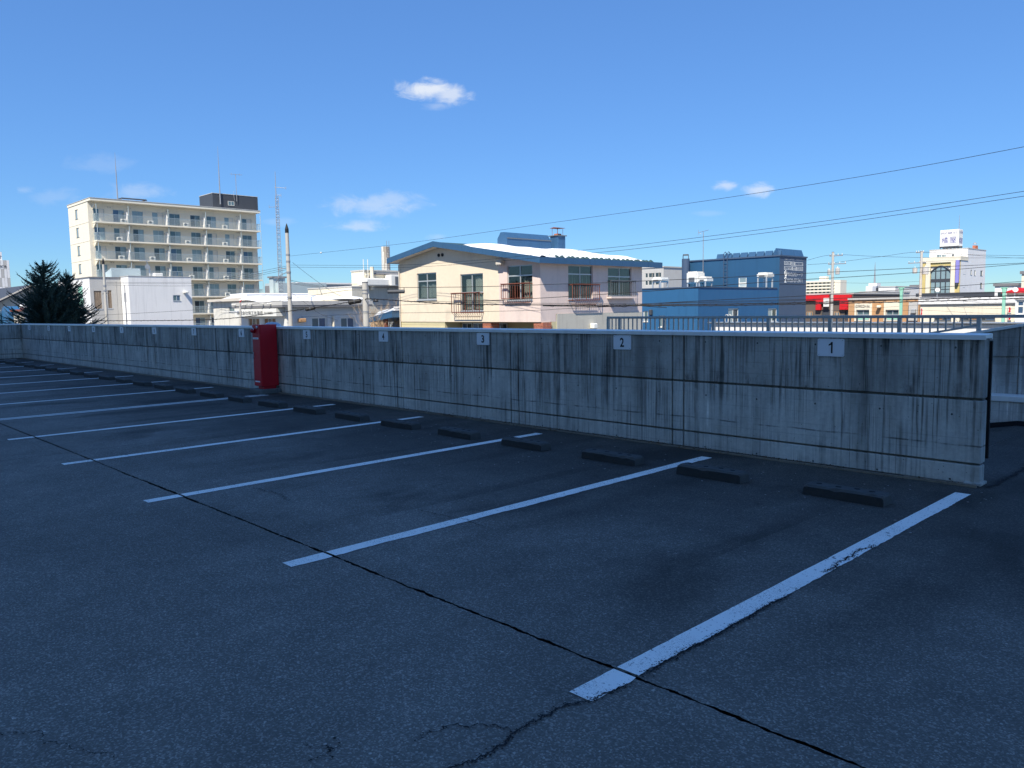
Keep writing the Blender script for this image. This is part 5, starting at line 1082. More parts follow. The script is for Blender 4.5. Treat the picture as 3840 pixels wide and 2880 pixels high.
# ---------------------------------------------------------------- buildings on the far right
def facade_building(name, label, r, Y, depth, mat_, hy=(), extra=None, cat='building', capm='grey_wall', z0=None):
    a0, a1, zz0, zz1 = r; t = thing(name, label, cat, ((a0+a1)/2, Y+depth/2, GZ))
    block(t, a0, a1, Y, Y+depth, GZ, zz1, mat_, hy, []); 
    if capm: cap(t, a0, a1, Y, Y+depth, zz1, capm, 0.08, 0.18)
    return t
RD = 96.660
rd = facade_building('red_parapet_shop', 'dark brown shop with bright red parapet panels right of the navy wall', (-46.54,-40.54,-0.457,2.705), RD, 16, 'brown_dark', [(-44.40,-43.41,-0.482,0.864), (-41.49,-41.09,-0.482,0.897)])
F_ = Face('Y', RD)
for i, (x0, x1, y0, y1) in enumerate(((62, 168, 860, 915), (169, 216, 858, 1008), (217, 292, 858, 940), (330, 402, 860, 915), (403, 482, 858, 1005), (483, 516, 858, 892))):
    r = [(-46.45,-45.04,2.004,2.728), (-45.04,-44.39,0.826,2.721), (-44.42,-43.43,1.664,2.707), (-42.97,-42.05,1.951,2.649), (-42.06,-41.03,0.831,2.652), (-41.07,-40.65,2.206,2.630)][i]
    obj('red_panel', F_.mk(r[0], r[1], -0.35-0.05*(i % 2), -0.004, r[2], r[3]), 'red_panel', rd, bevel=0.03)
r = (-44.05,-43.32,1.227,2.299); obj('white_emblem', F_.mk(r[0], r[1], -0.40, -0.36, r[2], r[3]), 'ac_white', rd, bevel=0.1)
for r in ((-44.40,-43.41,-0.482,0.864), (-41.49,-41.09,-0.482,0.897)): obj('dark_opening', F_.mk(r[0], r[1], 0.1, 0.14, r[2], r[3]), 'charcoal', rd)
for r in ((-46.30,-45.56,-0.076,0.627), (-42.80,-42.09,-0.086,0.600)): window(rd, Face('Y', RD-0.12), r, 3, None, 0.02, 0.06, 'tan_brick', ('glass_mid', 'glass_pale'), False)
BW = 89.000
bwh = [(-36.90,-35.48,-0.292,0.886), (-33.75,-32.38,-0.293,0.855)]
bw_ = facade_building('tan_shop', 'tan brick shop with cream window bays and dark katakana lettering', (-37.83,-30.39,-0.346,1.988), BW, 14, 'tan_brick', bwh, capm='grey_wall')
F_ = Face('Y', BW)
def ring_panel(root, F, R0, hole, d, mat_):
    mb = MB(); wall_face(mb, Face(F.plane, F.c-d), R0[0], R0[1], R0[2], R0[3], [hole], d-0.003); return obj('bay_panel', mb, mat_, root)
ring_panel(bw_, F_, (-37.09,-35.21,-0.381,1.571), bwh[0], 0.15, 'cream2'); ring_panel(bw_, F_, (-33.93,-32.28,-0.379,1.730), bwh[1], 0.15, 'cream2')
for h in bwh: window(bw_, F_, h, 2, 0.5, 0.05, 0.10, 'alu', ('mint', 'mint', 'glass_mid', 'glass_mid'))
lettering('lettering', 'ビジネスコートA', 'print_black', bw_, 'Y', BW-0.16, (-36.95,-35.43,1.115,1.468), 0.02, 0.03)
r = (-34.60,-34.22,1.046,1.336); obj('wall_lamp', F_.mk(r[0], r[1], -0.55, 0, r[2], r[3]), 'cream2', bw_, bevel=0.08)
r = (-31.33,-30.46,-0.314,1.633); obj('grey_bay', F_.mk(r[0], r[1], -0.3, -0.003, r[2], r[3]), 'grey_wall', bw_); r = (-30.97,-30.54,0.452,0.935); obj('outdoor_box', F_.mk(r[0], r[1], -0.7, -0.301, r[2], r[3]), 'alu', bw_, bevel=0.05)
GR = 112.290
gr_ = facade_building('grey_roof_shop', 'grey sheet-metal roofed shop above the tan brick shop', (-46.20,-43.83,2.052,3.038), GR, 12, 'grey_wall')
for i in range(14):
    r = (-45.50,-43.90,2.081,2.993); a = r[0]+(r[1]-r[0])*i/14; obj('rib', Face('Y', GR).mk(a, a+0.08, -0.06, -0.003, r[2], r[3]), 'grey_dark', gr_)
r = (-47.24,-46.18,2.307,2.724); obj('red_stripe', Face('Y', GR).mk(r[0], r[1], 0.2, 0.5, r[2], r[3]), 'red_panel', gr_); r = (-47.25,-46.16,2.728,3.106); obj('side_wall', Face('Y', GR).mk(r[0], r[1], 0.2, 6, GZ, r[3]), 'old_white', gr_)
WH = 155.920
wh = facade_building('white_hall', 'white flat hall with small spire beyond the tan shop', (-60.64,-57.56,2.249,4.515), WH, 16, 'white_wall', [])
r = (-61.30,-60.60,2.308,4.534); obj('dark_end', Face('Y', WH).mk(r[0], r[1], 0.5, 10, GZ, r[3]), 'charcoal', wh)
SP = 174.090
sp_ = thing('spire_building', 'small white building with a thin rooftop spire on the skyline', 'building', (-69.67,174.04,3.938)); r = (-70.37,-68.97,2.412,5.211); obj('wall', MB().box(r[0], r[1], SP, SP+8, GZ, r[3]), 'white_wall', sp_); q = (-69.72,174.09,5.881); obj('turret', MB().box(q[0]-0.9, q[0]+0.9, SP+2, SP+4, r[3], q[2]), 'white_wall', sp_); obj('spire', MB().tube([(q[0], SP+3, q[2]), (q[0], SP+3, q[2]+4.5)], [0.2, 0.03], 6), 'steel', sp_)
CLN = 84.520
clh = [(-27.43,-25.89,-0.226,0.073), (-25.16,-22.11,-0.226,0.067)]
cl_ = facade_building('cream_warehouse', 'long cream building with low strip windows behind the railing', (-28.74,-20.44,-0.291,1.515), CLN, 18, 'cream2', clh, capm=None)
for h in clh: window(cl_, Face('Y', CLN), h, 4, None, 0.05, 0.08, 'alu_dark', ('glass_dark', 'wood', 'glass_dark', 'glass_navy'))
r = (-28.71,-20.49,1.368,1.967); obj('eave_board', Face('Y', CLN).mk(r[0]-0.2, r[1]+0.3, -0.2, 18.2, r[2], r[3]), 'white_wall', cl_, bevel=0.04)
r = (-28.72,-20.50,1.275,1.495); obj('shade_band', Face('Y', CLN).mk(r[0], r[1], -0.06, -0.003, r[2], r[3]-0.01), 'grey_wall', cl_)
for s_, r in (('着物', (-21.07,-20.78,0.504,1.068)), ('洗張', (-21.04,-20.76,-0.179,0.412)), ('きもの', (-28.67,-28.46,0.306,1.062))):
    obj('red_banner', Face('Y', CLN).mk(r[0], r[1], -0.14, -0.08, r[2], r[3]), 'ac_white', cl_); tag(obj('banner_marks', MB().add([Face('Y', CLN).p(r[0]+(r[1]-r[0])*u, -0.15, r[2]+(r[3]-r[2])*v) for u, v in ((.15,.1),(.5,.05),(.85,.2),(.7,.45),(.9,.6),(.6,.95),(.2,.85),(.35,.5))], [(0,1,2,3),(3,4,5,7),(7,5,6),(0,3,7)]), 'red_panel', cl_), kind='stuff')
NB = 81.200
nb_ = facade_building('blue_glass_shop', 'dark blue glazed shop front at the right edge behind the railing', (-19.712,-18.084,-0.214,1.709), NB, 12, 'white_wall', [(-19.615,-18.109,0.403,1.618)]); window(nb_, Face('Y', NB), (-19.615,-18.109,0.403,1.618), 3, 0.4, 0.1, 0.12, 'ac_white', ('glass_navy', 'glass_navy', 'glass_dark'), False)
# mint posts
for lab, b, zt in (('mint green steel post in front of the tan shop', (-27.41,75.73,1.461), 2.926), ('mint green steel post before the long cream building at right', (-19.180,75.56,1.341), 2.684)):
    t = thing('mint_post', lab, 'post', (b[0], b[1], GZ), 'mint green posts'); obj('shaft', MB().box(b[0]-0.11, b[0]+0.11, b[1]-0.11, b[1]+0.11, GZ, zt), 'mint', t, bevel=0.02); obj('head', MB().box(b[0]-0.28, b[0]+0.28, b[1]-0.12, b[1]+0.12, zt+0.002, zt+0.06), 'mint', t); obj('haunch', MB().prism([(b[0]-0.21, zt-0.002), (b[0]+0.21, zt-0.002), (b[0]+0.112, zt-0.42), (b[0]-0.112, zt-0.42)], 'y', b[1]-0.08, b[1]+0.08), 'mint', t)
# kimono shop with rooftop sign cube
KF = 152.630
KY = KF; kh = [(-49.45,-48.69,8.977,9.904), (-48.69,-47.97,8.937,9.859)]
KU = 156.630
kxr = -45.66
KX = -45.660
kb_ = thing('kimono_shop', 'white and ochre shop building with tall arched window and rooftop sign frame', 'shop', (-47.88,156.11,3.867))
ku = [(-50.78,-49.98,9.170,10.123), (-49.93,-49.22,9.129,10.073)]; kside = [(154.41,155.62,6.375,7.321), (158.49,159.23,6.315,7.236), (160.62,161.38,6.244,7.192), (164.16,165.49,6.277,7.214), (154.45,155.56,4.068,5.066), (164.33,165.56,3.951,4.999)]
kL = -52.00; kB = 167.03; kZ = 10.916
block(kb_, kL, kxr, KU, kB, GZ, kZ, 'white_wall', ku, kside, 0.2); cap(kb_, kL, kxr, KU, kB, kZ, 'grey_wall', 0.05, 0.15)
for h in ku: window(kb_, Face('Y', KU), h, 2, None, 0.05, 0.08, 'alu', ('glass_mid', 'glass_pale'), False)
for h in kside: window(kb_, Face('X', kxr), h, 1 if h[1]-h[0] < 1.2 else 2, None, 0.08, 0.07, 'alu_dark', ('glass_mid', 'glass_dark'), True)
r = (-48.25,-47.75,9.049,10.046); obj('roof_door', Face('Y', KU).mk(r[0], r[1], -0.05, -0.003, r[2], r[3]), 'alu_dark', kb_)
for r in ((-47.67,-47.33,9.563,10.012), (-46.96,-46.55,9.519,9.970), (-47.65,-47.31,9.097,9.474)): obj('outdoor_unit', Face('Y', KU).mk(r[0], r[1], -0.8, -0.05, r[2], r[3]), 'ac_white', kb_, bevel=0.05)
# lower ochre front
k0 = (-51.83,-45.63,3.083,8.788); kw = (-50.38,-47.09,3.207,7.891)
mb = MB(); wall_face(mb, Face('Y', KY), k0[0], k0[1], GZ, k0[3], [(kw[0], kw[1], GZ+2, kw[3])], 0.25, (1, 1, 0, 1)); obj('ochre_front', mb, 'ochre', kb_); obj('front_core', MB().box(k0[0], k0[1]+0.004, KY+0.26, KU-0.002, GZ, k0[3]-0.003), 'white_wall', kb_)
obj('front_cornice', Face('Y', KY).mk(k0[0]-0.2, k0[1]+0.1, -0.25, 4.0, k0[3]+0.003, k0[3]+0.7), 'cream2', kb_)
r = (-51.25,-50.27,3.197,7.539); obj('pilaster', Face('Y', KY).mk(kw[0]-0.75, kw[0]-0.02, -0.2, -0.004, GZ, kw[3]+0.6), 'cream2', kb_); obj('pilaster', Face('Y', KY).mk(kw[1]+0.02, kw[1]+0.75, -0.2, -0.004, GZ, kw[3]+0.6), 'cream2', kb_); obj('lintel', Face('Y', KY).mk(kw[0]-0.75, kw[1]+0.75, -0.22, -0.004, kw[3]+0.62, kw[3]+1.3), 'cream2', kb_)
n = 4; za, zb_ = 5.116, 5.650
ao = obj('arched_window', Face('Y', KY).mk(kw[0], kw[1], 0.04, 0.16, za, zb_), 'charcoal', kb_)
for i in range(n):
    a0, a1 = kw[0]+(kw[1]-kw[0])*i/n, kw[0]+(kw[1]-kw[0])*(i+1)/n; c_ = (kw[0]+kw[1])/2; hwid = (kw[1]-kw[0])/2
    def arch(a): return kw[3]-1.1*((a-c_)/hwid)**2
    P5 = [(a0+0.08, zb_), (a1-0.08, zb_), (a1-0.08, arch(a1-0.08)), ((a0+a1)/2, arch((a0+a1)/2)), (a0+0.08, arch(a0+0.08))]
    obj('pane', MB().prism(P5, 'y', KY+0.10, KY+0.14), 'glass_pale', ao); obj('pane', Face('Y', KY).mk(a0+0.08, a1-0.08, 0.10, 0.14, GZ+2, za), 'glass_pale', ao)
    obj('mullion', Face('Y', KY).mk(a1-0.08, a1+0.08, 0.04, 0.15, GZ+2, za), 'charcoal', ao); obj('mullion', Face('Y', KY).mk(a1-0.08, a1+0.08, 0.04, 0.15, zb_, arch(a1)-0.02), 'charcoal', ao)
for zz in (za-1.3, za-2.9, zb_+1.4, zb_+2.7): obj('transom', Face('Y', KY).mk(kw[0]+0.05, kw[1]-0.05, 0.06, 0.099, zz-0.05, zz+0.05), 'charcoal', ao)
ol = []
for i in range(13):
    a = kw[0]+(kw[1]-kw[0])*i/12; ol.append((a, KY+0.06, kw[3]-1.1*((a-(kw[0]+kw[1])/2)/((kw[1]-kw[0])/2))**2))
obj('arch_frame', MB().tube(ol, 0.14, 6), 'charcoal', ao)
r = (-46.21,-45.69,4.871,8.790); obj('violet_sign', Face('Y', KY).mk(r[0], r[1], -0.5, -0.02, r[2], r[3]), 'violet', kb_); r = (-46.21,-45.79,4.401,4.888); obj('sign_foot', Face('Y', KY).mk(r[0], r[1], -0.45, -0.02, r[2], r[3]), 'charcoal', kb_)
obj('dark_porch', Face('Y', KY).mk(kw[0]-1, k0[1]+7.5, -4.0, -0.3, GZ, 3.147), 'charcoal', kb_)
obj('brick_flue', MB().box(kxr-0.9, kxr-0.4, 162.16, 163.58, kZ, 11.751), 'brick', kb_); q = (-45.66,162.76,12.043); obj('flue_hood', MB().lathe((kxr-0.7, q[1], 11.751+0.25), [(0.36, 0), (0.34, 0.06), (0.03, 0.35)], 10), 'steel', kb_)
cube = thing('rooftop_sign', 'white rooftop cube sign with violet kanji on the kimono shop', 'sign', (-48.77,157.64,11.161))
KS = 157.630
s0 = (-50.67,-47.54,11.571,14.543); sx0, sx1, sz0, sz1 = s0; ys1 = KS+(sx1-sx0)*0.72
obj('box', MB().box(sx0, sx1, KS, ys1, sz0, sz1), 'ac_white', cube, bevel=0.05)
lettering('lettering', 'きもの', 'print_blue', cube, 'Y', KS, (-50.46,-49.52,13.741,14.146), 0.0, 0.02); lettering('lettering', '紬傘', 'print_blue', cube, 'Y', KS, (-49.33,-48.66,13.769,14.128), 0.0, 0.02); lettering('lettering', '加工', 'print_blue', cube, 'Y', KS, (-48.46,-47.79,13.796,14.130), 0.0, 0.02)
lettering('lettering', '橘', 'print_blue', cube, 'Y', KS, (-50.34,-49.30,12.124,13.210), 0.0, 0.02); lettering('lettering', '屋', 'print_blue', cube, 'Y', KS, (-49.02,-47.94,12.139,13.230), 0.0, 0.02)
dy = ys1-KS; lettering('side_lettering', 'きもの紬傘', 'print_blue', cube, 'X', sx1, (KS+dy*0.08, KS+dy*0.95, sz1-0.75, sz1-0.3), 0.0, 0.02); lettering('side_lettering', '橘屋', 'print_blue', cube, 'X', sx1, (KS+dy*0.08, KS+dy*0.92, sz0+0.45, sz0+1.5), 0.0, 0.02)
tr_ = MB().box(sx0, sx1, KS, KS+0.2, sz0-0.25, sz0-0.01).box(sx0, sx1, ys1-0.2, ys1, sz0-0.25, sz0-0.01)
for i in range(5):
    xa, xb = sx0+(sx1-sx0)*i/5, sx0+(sx1-sx0)*(i+1)/5
    for y in (KS+0.1, ys1-0.1): tr_.tube([(xa, y, sz0-0.2), ((xa+xb)/2, y, kZ+0.05), (xb, y, sz0-0.2)], 0.06, 4)
tag(obj('truss', tr_, 'charcoal', cube), kind='stuff'); q = (-47.39,157.63,17.147); obj('lightning_rod', MB().tube([(sx1-0.3, KS+1.0, sz1), (sx1-0.3, KS+1.0, q[2])], [0.06, 0.02], 6), 'steel', cube)
# far blocks on the skyline
FA = 687.420
far = thing('far_apartments', 'distant cream apartment block with balcony bands behind the red shop', 'apartment block', (-316.90,685.99,14.486)); r = (-330.77,-300.33,4.829,21.92)
obj('wall', MB().box(r[0]-4, r[1], FA+1.6, FA+14, GZ, r[3]), 'apt_wall', far); obj('tower', MB().box(-320.34, -314.09, FA+4, FA+9, r[3], 25.62), 'apt_cream', far)
for k in range(7):
    z = r[3]-2.75*k; obj('balcony', MB().box(r[0]-4, r[1]-5, FA, FA+1.6, z-1.35-0.2, z-0.25), 'apt_cream', far)
    for i in range(8): a = r[0]-4+(r[1]-r[0]-1)*i/8; obj('window', MB().box(a+0.6, a+2.6, FA+1.5, FA+1.59, z-2.85, z-1.6), 'glass_dark', far)
GA = 273.620
ga = thing('grey_apartments', 'distant pale grey apartment tower between the house and the blue building', 'apartment block', (-198.11,273.58,12.453)); r = (-205.20,-192.77,8.415,17.499)
gh = []
for k in range(7):
    if r[3]-3.9-3.1*k < GZ+1: continue
    for i in range(5): a = r[0]+3.0+(r[1]-r[0]-4.0)*i/5; gh.append((a+0.3, a+1.5+0.9*(i % 2), r[3]-3.9-3.1*k, r[3]-2.1-3.1*k))
block(ga, r[0], r[1], GA, GA+14, GZ, r[3], 'grey_wall', gh, []); 
for h in gh: window(ga, Face('Y', GA), h, 1, None, 0.1, 0.08, 'ac_white', ('glass_dark', 'grey_dark'), False)
obj('roof_slab', MB().box(r[0]-0.3, r[1]+0.3, GA-0.3, GA+14.3, r[3]+0.002, r[3]+0.5), 'grey_wall', ga)
# right-edge rooftops
def simple(name, label, r, Y, dep, mat_, roofm='grey_dark', pitched=False):
    a0, a1, z0, z1 = r; t = thing(name, label, 'building', ((a0+a1)/2, Y+dep/2, GZ)); obj('wall', MB().box(a0, a1, Y, Y+dep, GZ, z1), mat_, t)
    if pitched: obj('roof', MB().prism([(a0-0.5, z1+0.003), (a1+0.5, z1+0.003), ((a0+a1)/2, z1+(a1-a0)*0.22)], 'y', Y-0.5, Y+dep+0.5), roofm, t)
    else: obj('roof', MB().box(a0-0.2, a1+0.2, Y-0.2, Y+dep+0.2, z1+0.003, z1+0.4), roofm, t)
    n_ = max(2, int((a1-a0)/3)); z = z1-0.9
    while z > GZ+1.5:
        for i in range(n_): a = a0+(a1-a0)*(i+0.3)/n_; obj('window', MB().box(a, a+(a1-a0)/n_*0.42, Y-0.05, Y-0.003, z-1.2, z), 'glass_dark', t)
        z -= 3.0
    return t
Q1 = 136.990
simple('flat_house', 'pale flat-roofed house with antennas at the right behind the kimono shop', (-36.05,-33.10,1.837,3.851), Q1, 12, 'white_wall')
Q2 = 104.040
simple('red_roof_house', 'house with dark red roof near the right edge', (-26.17,-23.56,1.756,2.497), Q2, 10, 'cream2', 'red', True)
Q3 = 128.000
simple('tan_block', 'tan flat block at the right edge of the view', (-30.45,-27.80,1.763,5.280), Q3, 10, 'cream2')
Q4 = 227.010
simple('pink_hall', 'low pinkish hall far behind the transformer pole', (-79.91,-76.60,2.394,5.854), Q4, 14, 'pink')
Q5 = 80.280
for i, (lab, r, Y, mt) in enumerate((('distant cream house beyond the smokestack yard', (-142.61,-139.28,4.456,5.934), Q5, 'cream2'), ('distant grey house beyond the radio mast', (-153.61,-149.96,4.499,6.237), Q5+6, 'grey_wall'))): simple('distant_house', lab, r, Y, 10, mt)
# satellite dishes
for lab, c_, D_ in (('round white satellite dish before the arched shop window', (-29.39,91.23,2.869), 84), ('round white satellite dish near the right edge on a roof', (-20.84,85.59,2.627), 74)):
    t = thing('satellite_dish', lab, 'satellite dish', (c_[0], c_[1], GZ), 'white satellite dishes'); prof = [(0.01, 0), (0.10, 0.012), (0.17, 0.04), (0.24, 0.085)]; mbd = MB(); nn = Vector((0.45, -0.85, 0.35)).normalized(); u = nn.cross(Vector((0, 0, 1))).normalized(); v = u.cross(nn)
    for r_0, h_ in prof:
        for j in range(16): a = 2*math.pi*j/16; q = Vector(c_)+(u*math.cos(a)+v*math.sin(a))*r_0*(1.0)+nn*h_; mbd.v.append(tuple(q))
    for i in range(3):
        for j in range(16): mbd.f.append((i*16+j, i*16+(j+1) % 16, (i+1)*16+(j+1) % 16, (i+1)*16+j)); mbd.mi.append(0)
    mbd.f.append(tuple(range(16))); mbd.mi.append(0)
    obj('dish', mbd, 'ac_white', t); obj('mount', MB().tube([(c_[0]-nn.x*0.05, c_[1]-nn.y*0.05, GZ), (c_[0]-nn.x*0.05, c_[1]-nn.y*0.05, c_[2])], 0.03, 6), 'alu', t)

# ---------------------------------------------------------------- far left: tiled tower, house with dark roof, blue canopy
TX = -209.470
tw = thing('tiled_tower', 'pale tiled office tower with dark katakana at the far left edge', 'building', (-210.78,43.27,11.169)); r = (39.89,44.41,7.875,14.267)
obj('core', MB().box(TX-14, TX-0.06, r[0], r[1], GZ, r[3]), 'grey_wall', tw)
for k in range(10):
    for i in range(8):
        a0 = r[0]+(r[1]-r[0])*i/8; z1 = r[3]-2.0*k
        obj('tile_panel', MB().box(TX-0.055, TX, a0+0.03, a0+(r[1]-r[0])/8-0.03, z1-1.97, z1), 'white_wall' if (i+k) % 3 else 'grey_wall', tw)
pr = (40.01,43.23,14.349,16.140); obj('penthouse', MB().box(TX-9, TX-0.8, pr[0], pr[1], r[3]+0.002, pr[3]), 'white_wall', tw); r2 = (42.73,42.88,14.661,15.461); obj('penthouse_window', MB().box(TX-0.795, TX-0.75, r2[0], r2[1], r2[2], r2[3]), 'glass_dark', tw)
obj('roof_rail', MB().tube([(TX-0.8, pr[1], r[3]+0.9), (TX-0.8, r[1]-3, r[3]+1.0), (TX-0.8, r[1]-3, r[3])], 0.05, 4), 'steel', tw)
lettering('lettering', '田ビル', 'print_black', tw, 'X', TX, (42.02,43.87,12.586,13.186), 0.02, 0.05)
DX = -71.010
rg = (-71.01,16.442,4.072); ev = (-71.01,14.262,2.934); sl_ = (rg[2]-ev[2])/(rg[1]-ev[1])
dh = thing('gable_house', 'beige house with dark sloping roof behind the spruce at far left', 'house', (DX-5, rg[1], GZ))
e0 = ev[1]-2.0; ez = rg[2]-sl_*(rg[1]-e0)
obj('wall', MB().prism([(e0+0.7, GZ), (2*rg[1]-e0-0.7, GZ), (2*rg[1]-e0-0.7, ez+sl_*0.7-0.25), (rg[1], rg[2]-0.25), (e0+0.7, ez+sl_*0.7-0.25)], 'x', DX-12, DX-0.45), 'render_grey', dh)
obj('roof', MB().prism([(e0, ez-0.22), (e0, ez), (rg[1], rg[2]), (2*rg[1]-e0, ez), (2*rg[1]-e0, ez-0.22), (rg[1], rg[2]-0.22)], 'x', DX-12.5, DX-0.03), 'charcoal', dh)
obj('barge_board', MB().prism([(e0, ez-0.10), (e0, ez+0.02), (rg[1], rg[2]+0.02), (2*rg[1]-e0, ez+0.02), (2*rg[1]-e0, ez-0.10), (rg[1], rg[2]-0.10)], 'x', DX-0.028, DX), 'soffit', dh)
DH = 14.443
DC = 11.943
r = (-59.48,-57.63,1.412,2.261); cn_ = thing('blue_canopy', 'curved blue canopy over a pale entrance at the far left', 'canopy', (r[0], DC, GZ))
arc = [(r[0]+(r[1]-r[0])*0.5*(1-math.cos(R(a))), r[3]-0.75+0.75*math.sin(R(a))) for a in range(0, 181, 18)]
obj('canopy', MB().prism([(r[0], GZ+1.5)]+arc+[(r[1], GZ+1.5)], 'y', DC, DC+2.2), 'blue_wall', cn_); r2 = (-60.45,-59.19,1.459,2.180); obj('entrance', MB().box(r2[0], r2[1], DC-0.6, DC-0.01, GZ, r2[3]), 'cream2', cn_, bevel=0.2)
r = (-57.97,-55.43,1.251,1.926); ann = thing('garden_shed', 'small beige flat shed with snow beside the blue canopy', 'shed', (r[0], DC, GZ)); obj('wall', MB().box(r[0], r[1]+1, DC+0.3, DC+3, GZ, r[3]), 'render_grey', ann); obj('roof', MB().box(r[0]-0.15, r[1]+1.2, DC+0.15, DC+3.2, r[3]+0.002, r[3]+0.12), 'rust', ann); obj('shed_snow', MB().box(r[0]+1.2, r[1]+0.9, DC+0.4, DC+2.9, r[3]+0.121, r[3]+0.42), 'snow', ann, bevel=0.1)


# ---------------------------------------------------------------- spruces behind the corner
P_('needles', (0.034, 0.065, 0.050), 0.7, 0.35, 3, 0, 0.0); P_('needles_pale', (0.075, 0.125, 0.10), 0.7, 0.35, 3, 0, 0.0); P_('bark', (0.10, 0.07, 0.05), 0.9, 0.3, 6)
def spruce(label, bx, by, ztip, r_base, seed, leaders=()):
    r_ = random.Random(seed); t = thing('spruce_tree', label, 'tree', (bx, by, GZ), 'dark spruces behind the corner wall')
    H = ztip-GZ
    obj('trunk', MB().tube([(bx, by, GZ), (bx+0.02, by, GZ+H*0.5), (bx, by, ztip-0.5), (bx-0.03, by, ztip)], [0.13, 0.08, 0.03, 0.012], 8), 'bark', t)
    mb = MB()
    def spindle(p, d, L, w_, mi):
        d = d.normalized(); u = d.cross(Vector((r_.uniform(-1, 1), r_.uniform(-1, 1), r_.uniform(-1, 1)))).normalized(); v = d.cross(u)
        q = p+d*L; m1 = p+d*L*0.35
        mb.add([p, m1+u*w_, m1-u*0.5*w_+v*0.87*w_, m1-u*0.5*w_-v*0.87*w_, q], [(0,1,2),(0,2,3),(0,3,1),(4,2,1),(4,3,2),(4,1,3)], mi)
    z = GZ+0.9
    while z < ztip-0.35:
        f = (ztip-z)/(ztip-GZ-0.9); rad = r_base*(f**0.85)*r_.uniform(0.82, 1.12)+0.08; nb = 11 if f > 0.3 else 7; ph = r_.uniform(0, 6.3)
        for b in range(nb):
            a = ph+6.283*b/nb+r_.uniform(-0.3, 0.3); L = rad*r_.uniform(0.68, 1.22); lift = 0.55-0.55*f
            dirh = Vector((math.cos(a), math.sin(a), 0)); p = Vector((bx, by, z+r_.uniform(-0.08, 0.08))); segs = max(4, int(L/0.13))
            for i in range(segs):
                s_ = i/segs; d = (dirh+Vector((0, 0, lift-0.25*f+0.75*s_*s_*(1.1-0.5*f)))).normalized(); q = p+d*(L/segs)
                spindle(p, d, L/segs*1.5, 0.030*(1-0.5*s_)+0.006, 0)
                side = d.cross(Vector((0, 0, 1))).normalized(); tw = (1-s_)*0.34*min(1, L/1.2)+0.11
                for sg in (-1, 1):
                    for e_ in range(2): spindle(q-d*(L/segs)*r_.random(), d*r_.uniform(0.7, 1.2)+side*sg*r_.uniform(0.4, 1.1)+Vector((0, 0, r_.uniform(-0.3, 0.5))), tw*r_.uniform(0.45, 0.9), 0.013, 1 if r_.random() < 0.4 else 0)
                    spindle(q, d*0.85+side*sg*r_.uniform(0.6, 1.0)+Vector((0, 0, r_.uniform(-0.15, 0.35))), tw*r_.uniform(0.6, 1.1), 0.017, 1 if r_.random() < 0.3 else 0)
                    if s_ < 0.8: spindle(q, d*0.6+side*sg*r_.uniform(0.2, 0.8)+Vector((0, 0, r_.uniform(-0.8, 0.5))), tw*0.75*r_.uniform(0.6, 1.2), 0.016, 0)
                if i == segs-1: spindle(q, d+Vector((0, 0, 0.5)), 0.20*r_.uniform(0.7, 1.5), 0.014, 1)
                p = q
        z += r_.uniform(0.11, 0.16)
    # bare leading shoots
    for (dx, dy, z0, z1) in leaders+((0, 0, ztip-0.35, ztip+0.02),):
        spindle(Vector((bx+dx, by+dy, z0)), Vector((r_.uniform(-.05, .05), r_.uniform(-.05, .05), 1)), z1-z0, 0.020, 0)
        for k in range(7): spindle(Vector((bx+dx, by+dy, z0+0.05*k*(z1-z0))), Vector((math.cos(k*2.4), math.sin(k*2.4), 0.7)), 0.20*r_.uniform(0.7, 1.2), 0.014, 0)
    obj('crown', mb, ['needles', 'needles_pale'], t); return t
sA = (-43.04,10.518,2.689); tipA = 4.388
def off(p, b): return (p[0]-b[0], p[1]-b[1])
la = (-42.52,9.665,3.078); lb = (-42.82,10.090,3.228); lc = (-43.40,10.577,3.714)
spruce('large dark spruce with bare leading shoots behind the left corner of the wall', sA[0], sA[1], tipA-0.1, 3.1, 3, ((la[0]-sA[0], la[1]-sA[1], la[2]-0.25, 3.616), (lb[0]-sA[0], lb[1]-sA[1], lb[2]-0.25, 3.841), (lc[0]-sA[0], lc[1]-sA[1], lc[2]-0.2, 4.131)))
sB = (-43.40,11.587,2.700); tipB = 3.952; ld_ = (-44.01,11.464,3.190)
spruce('smaller dark spruce right of the large one, before the white building', sB[0], sB[1], tipB-0.05, 2.35, 8, ((ld_[0]-sB[0], ld_[1]-sB[1], ld_[2]-0.2, 3.833),))
sC = (-43.37,11.046,2.698)
spruce('low bushy spruce filling the gap between the two taller ones', sC[0], sC[1], 3.259, 2.3, 15)
# bare shrub beside the short pole
tw_ = (-38.59,26.55,1.581); bt = thing('bare_tree', 'leafless shrub with fine pale twigs between the short pole and the house', 'tree', (tw_[0], tw_[1], GZ)); r_ = random.Random(2); tb_ = MB(); trk = MB()
def grow(p, d, L, w_, lev):
    q = p+d*L; (trk if lev == 0 else tb_).tube([p, p.lerp(q, 0.5)+Vector((r_.uniform(-1, 1), r_.uniform(-1, 1), 0))*L*0.06, q], [w_, w_*0.8, w_*0.6], 4, caps=False)
    if lev < 4:
        for k in range(4 if lev < 2 else 3):
            nd = (d+Vector((r_.uniform(-1, 1), r_.uniform(-1, 1), r_.uniform(0.1, 0.9)))*0.62).normalized(); grow(p.lerp(q, r_.uniform(0.45, 1)), nd, L*r_.uniform(0.55, 0.8), w_*0.55, lev+1)
ztw = 2.689
for k in range(3): grow(Vector((tw_[0]+0.25*(k-1), tw_[1]+0.1*k, GZ)), Vector((0.12*(k-1), 0.05, 1)).normalized(), (ztw-GZ)*0.42, 0.045, 0)
P_('twig', (0.42, 0.33, 0.24), 0.9, 0.2, 5)
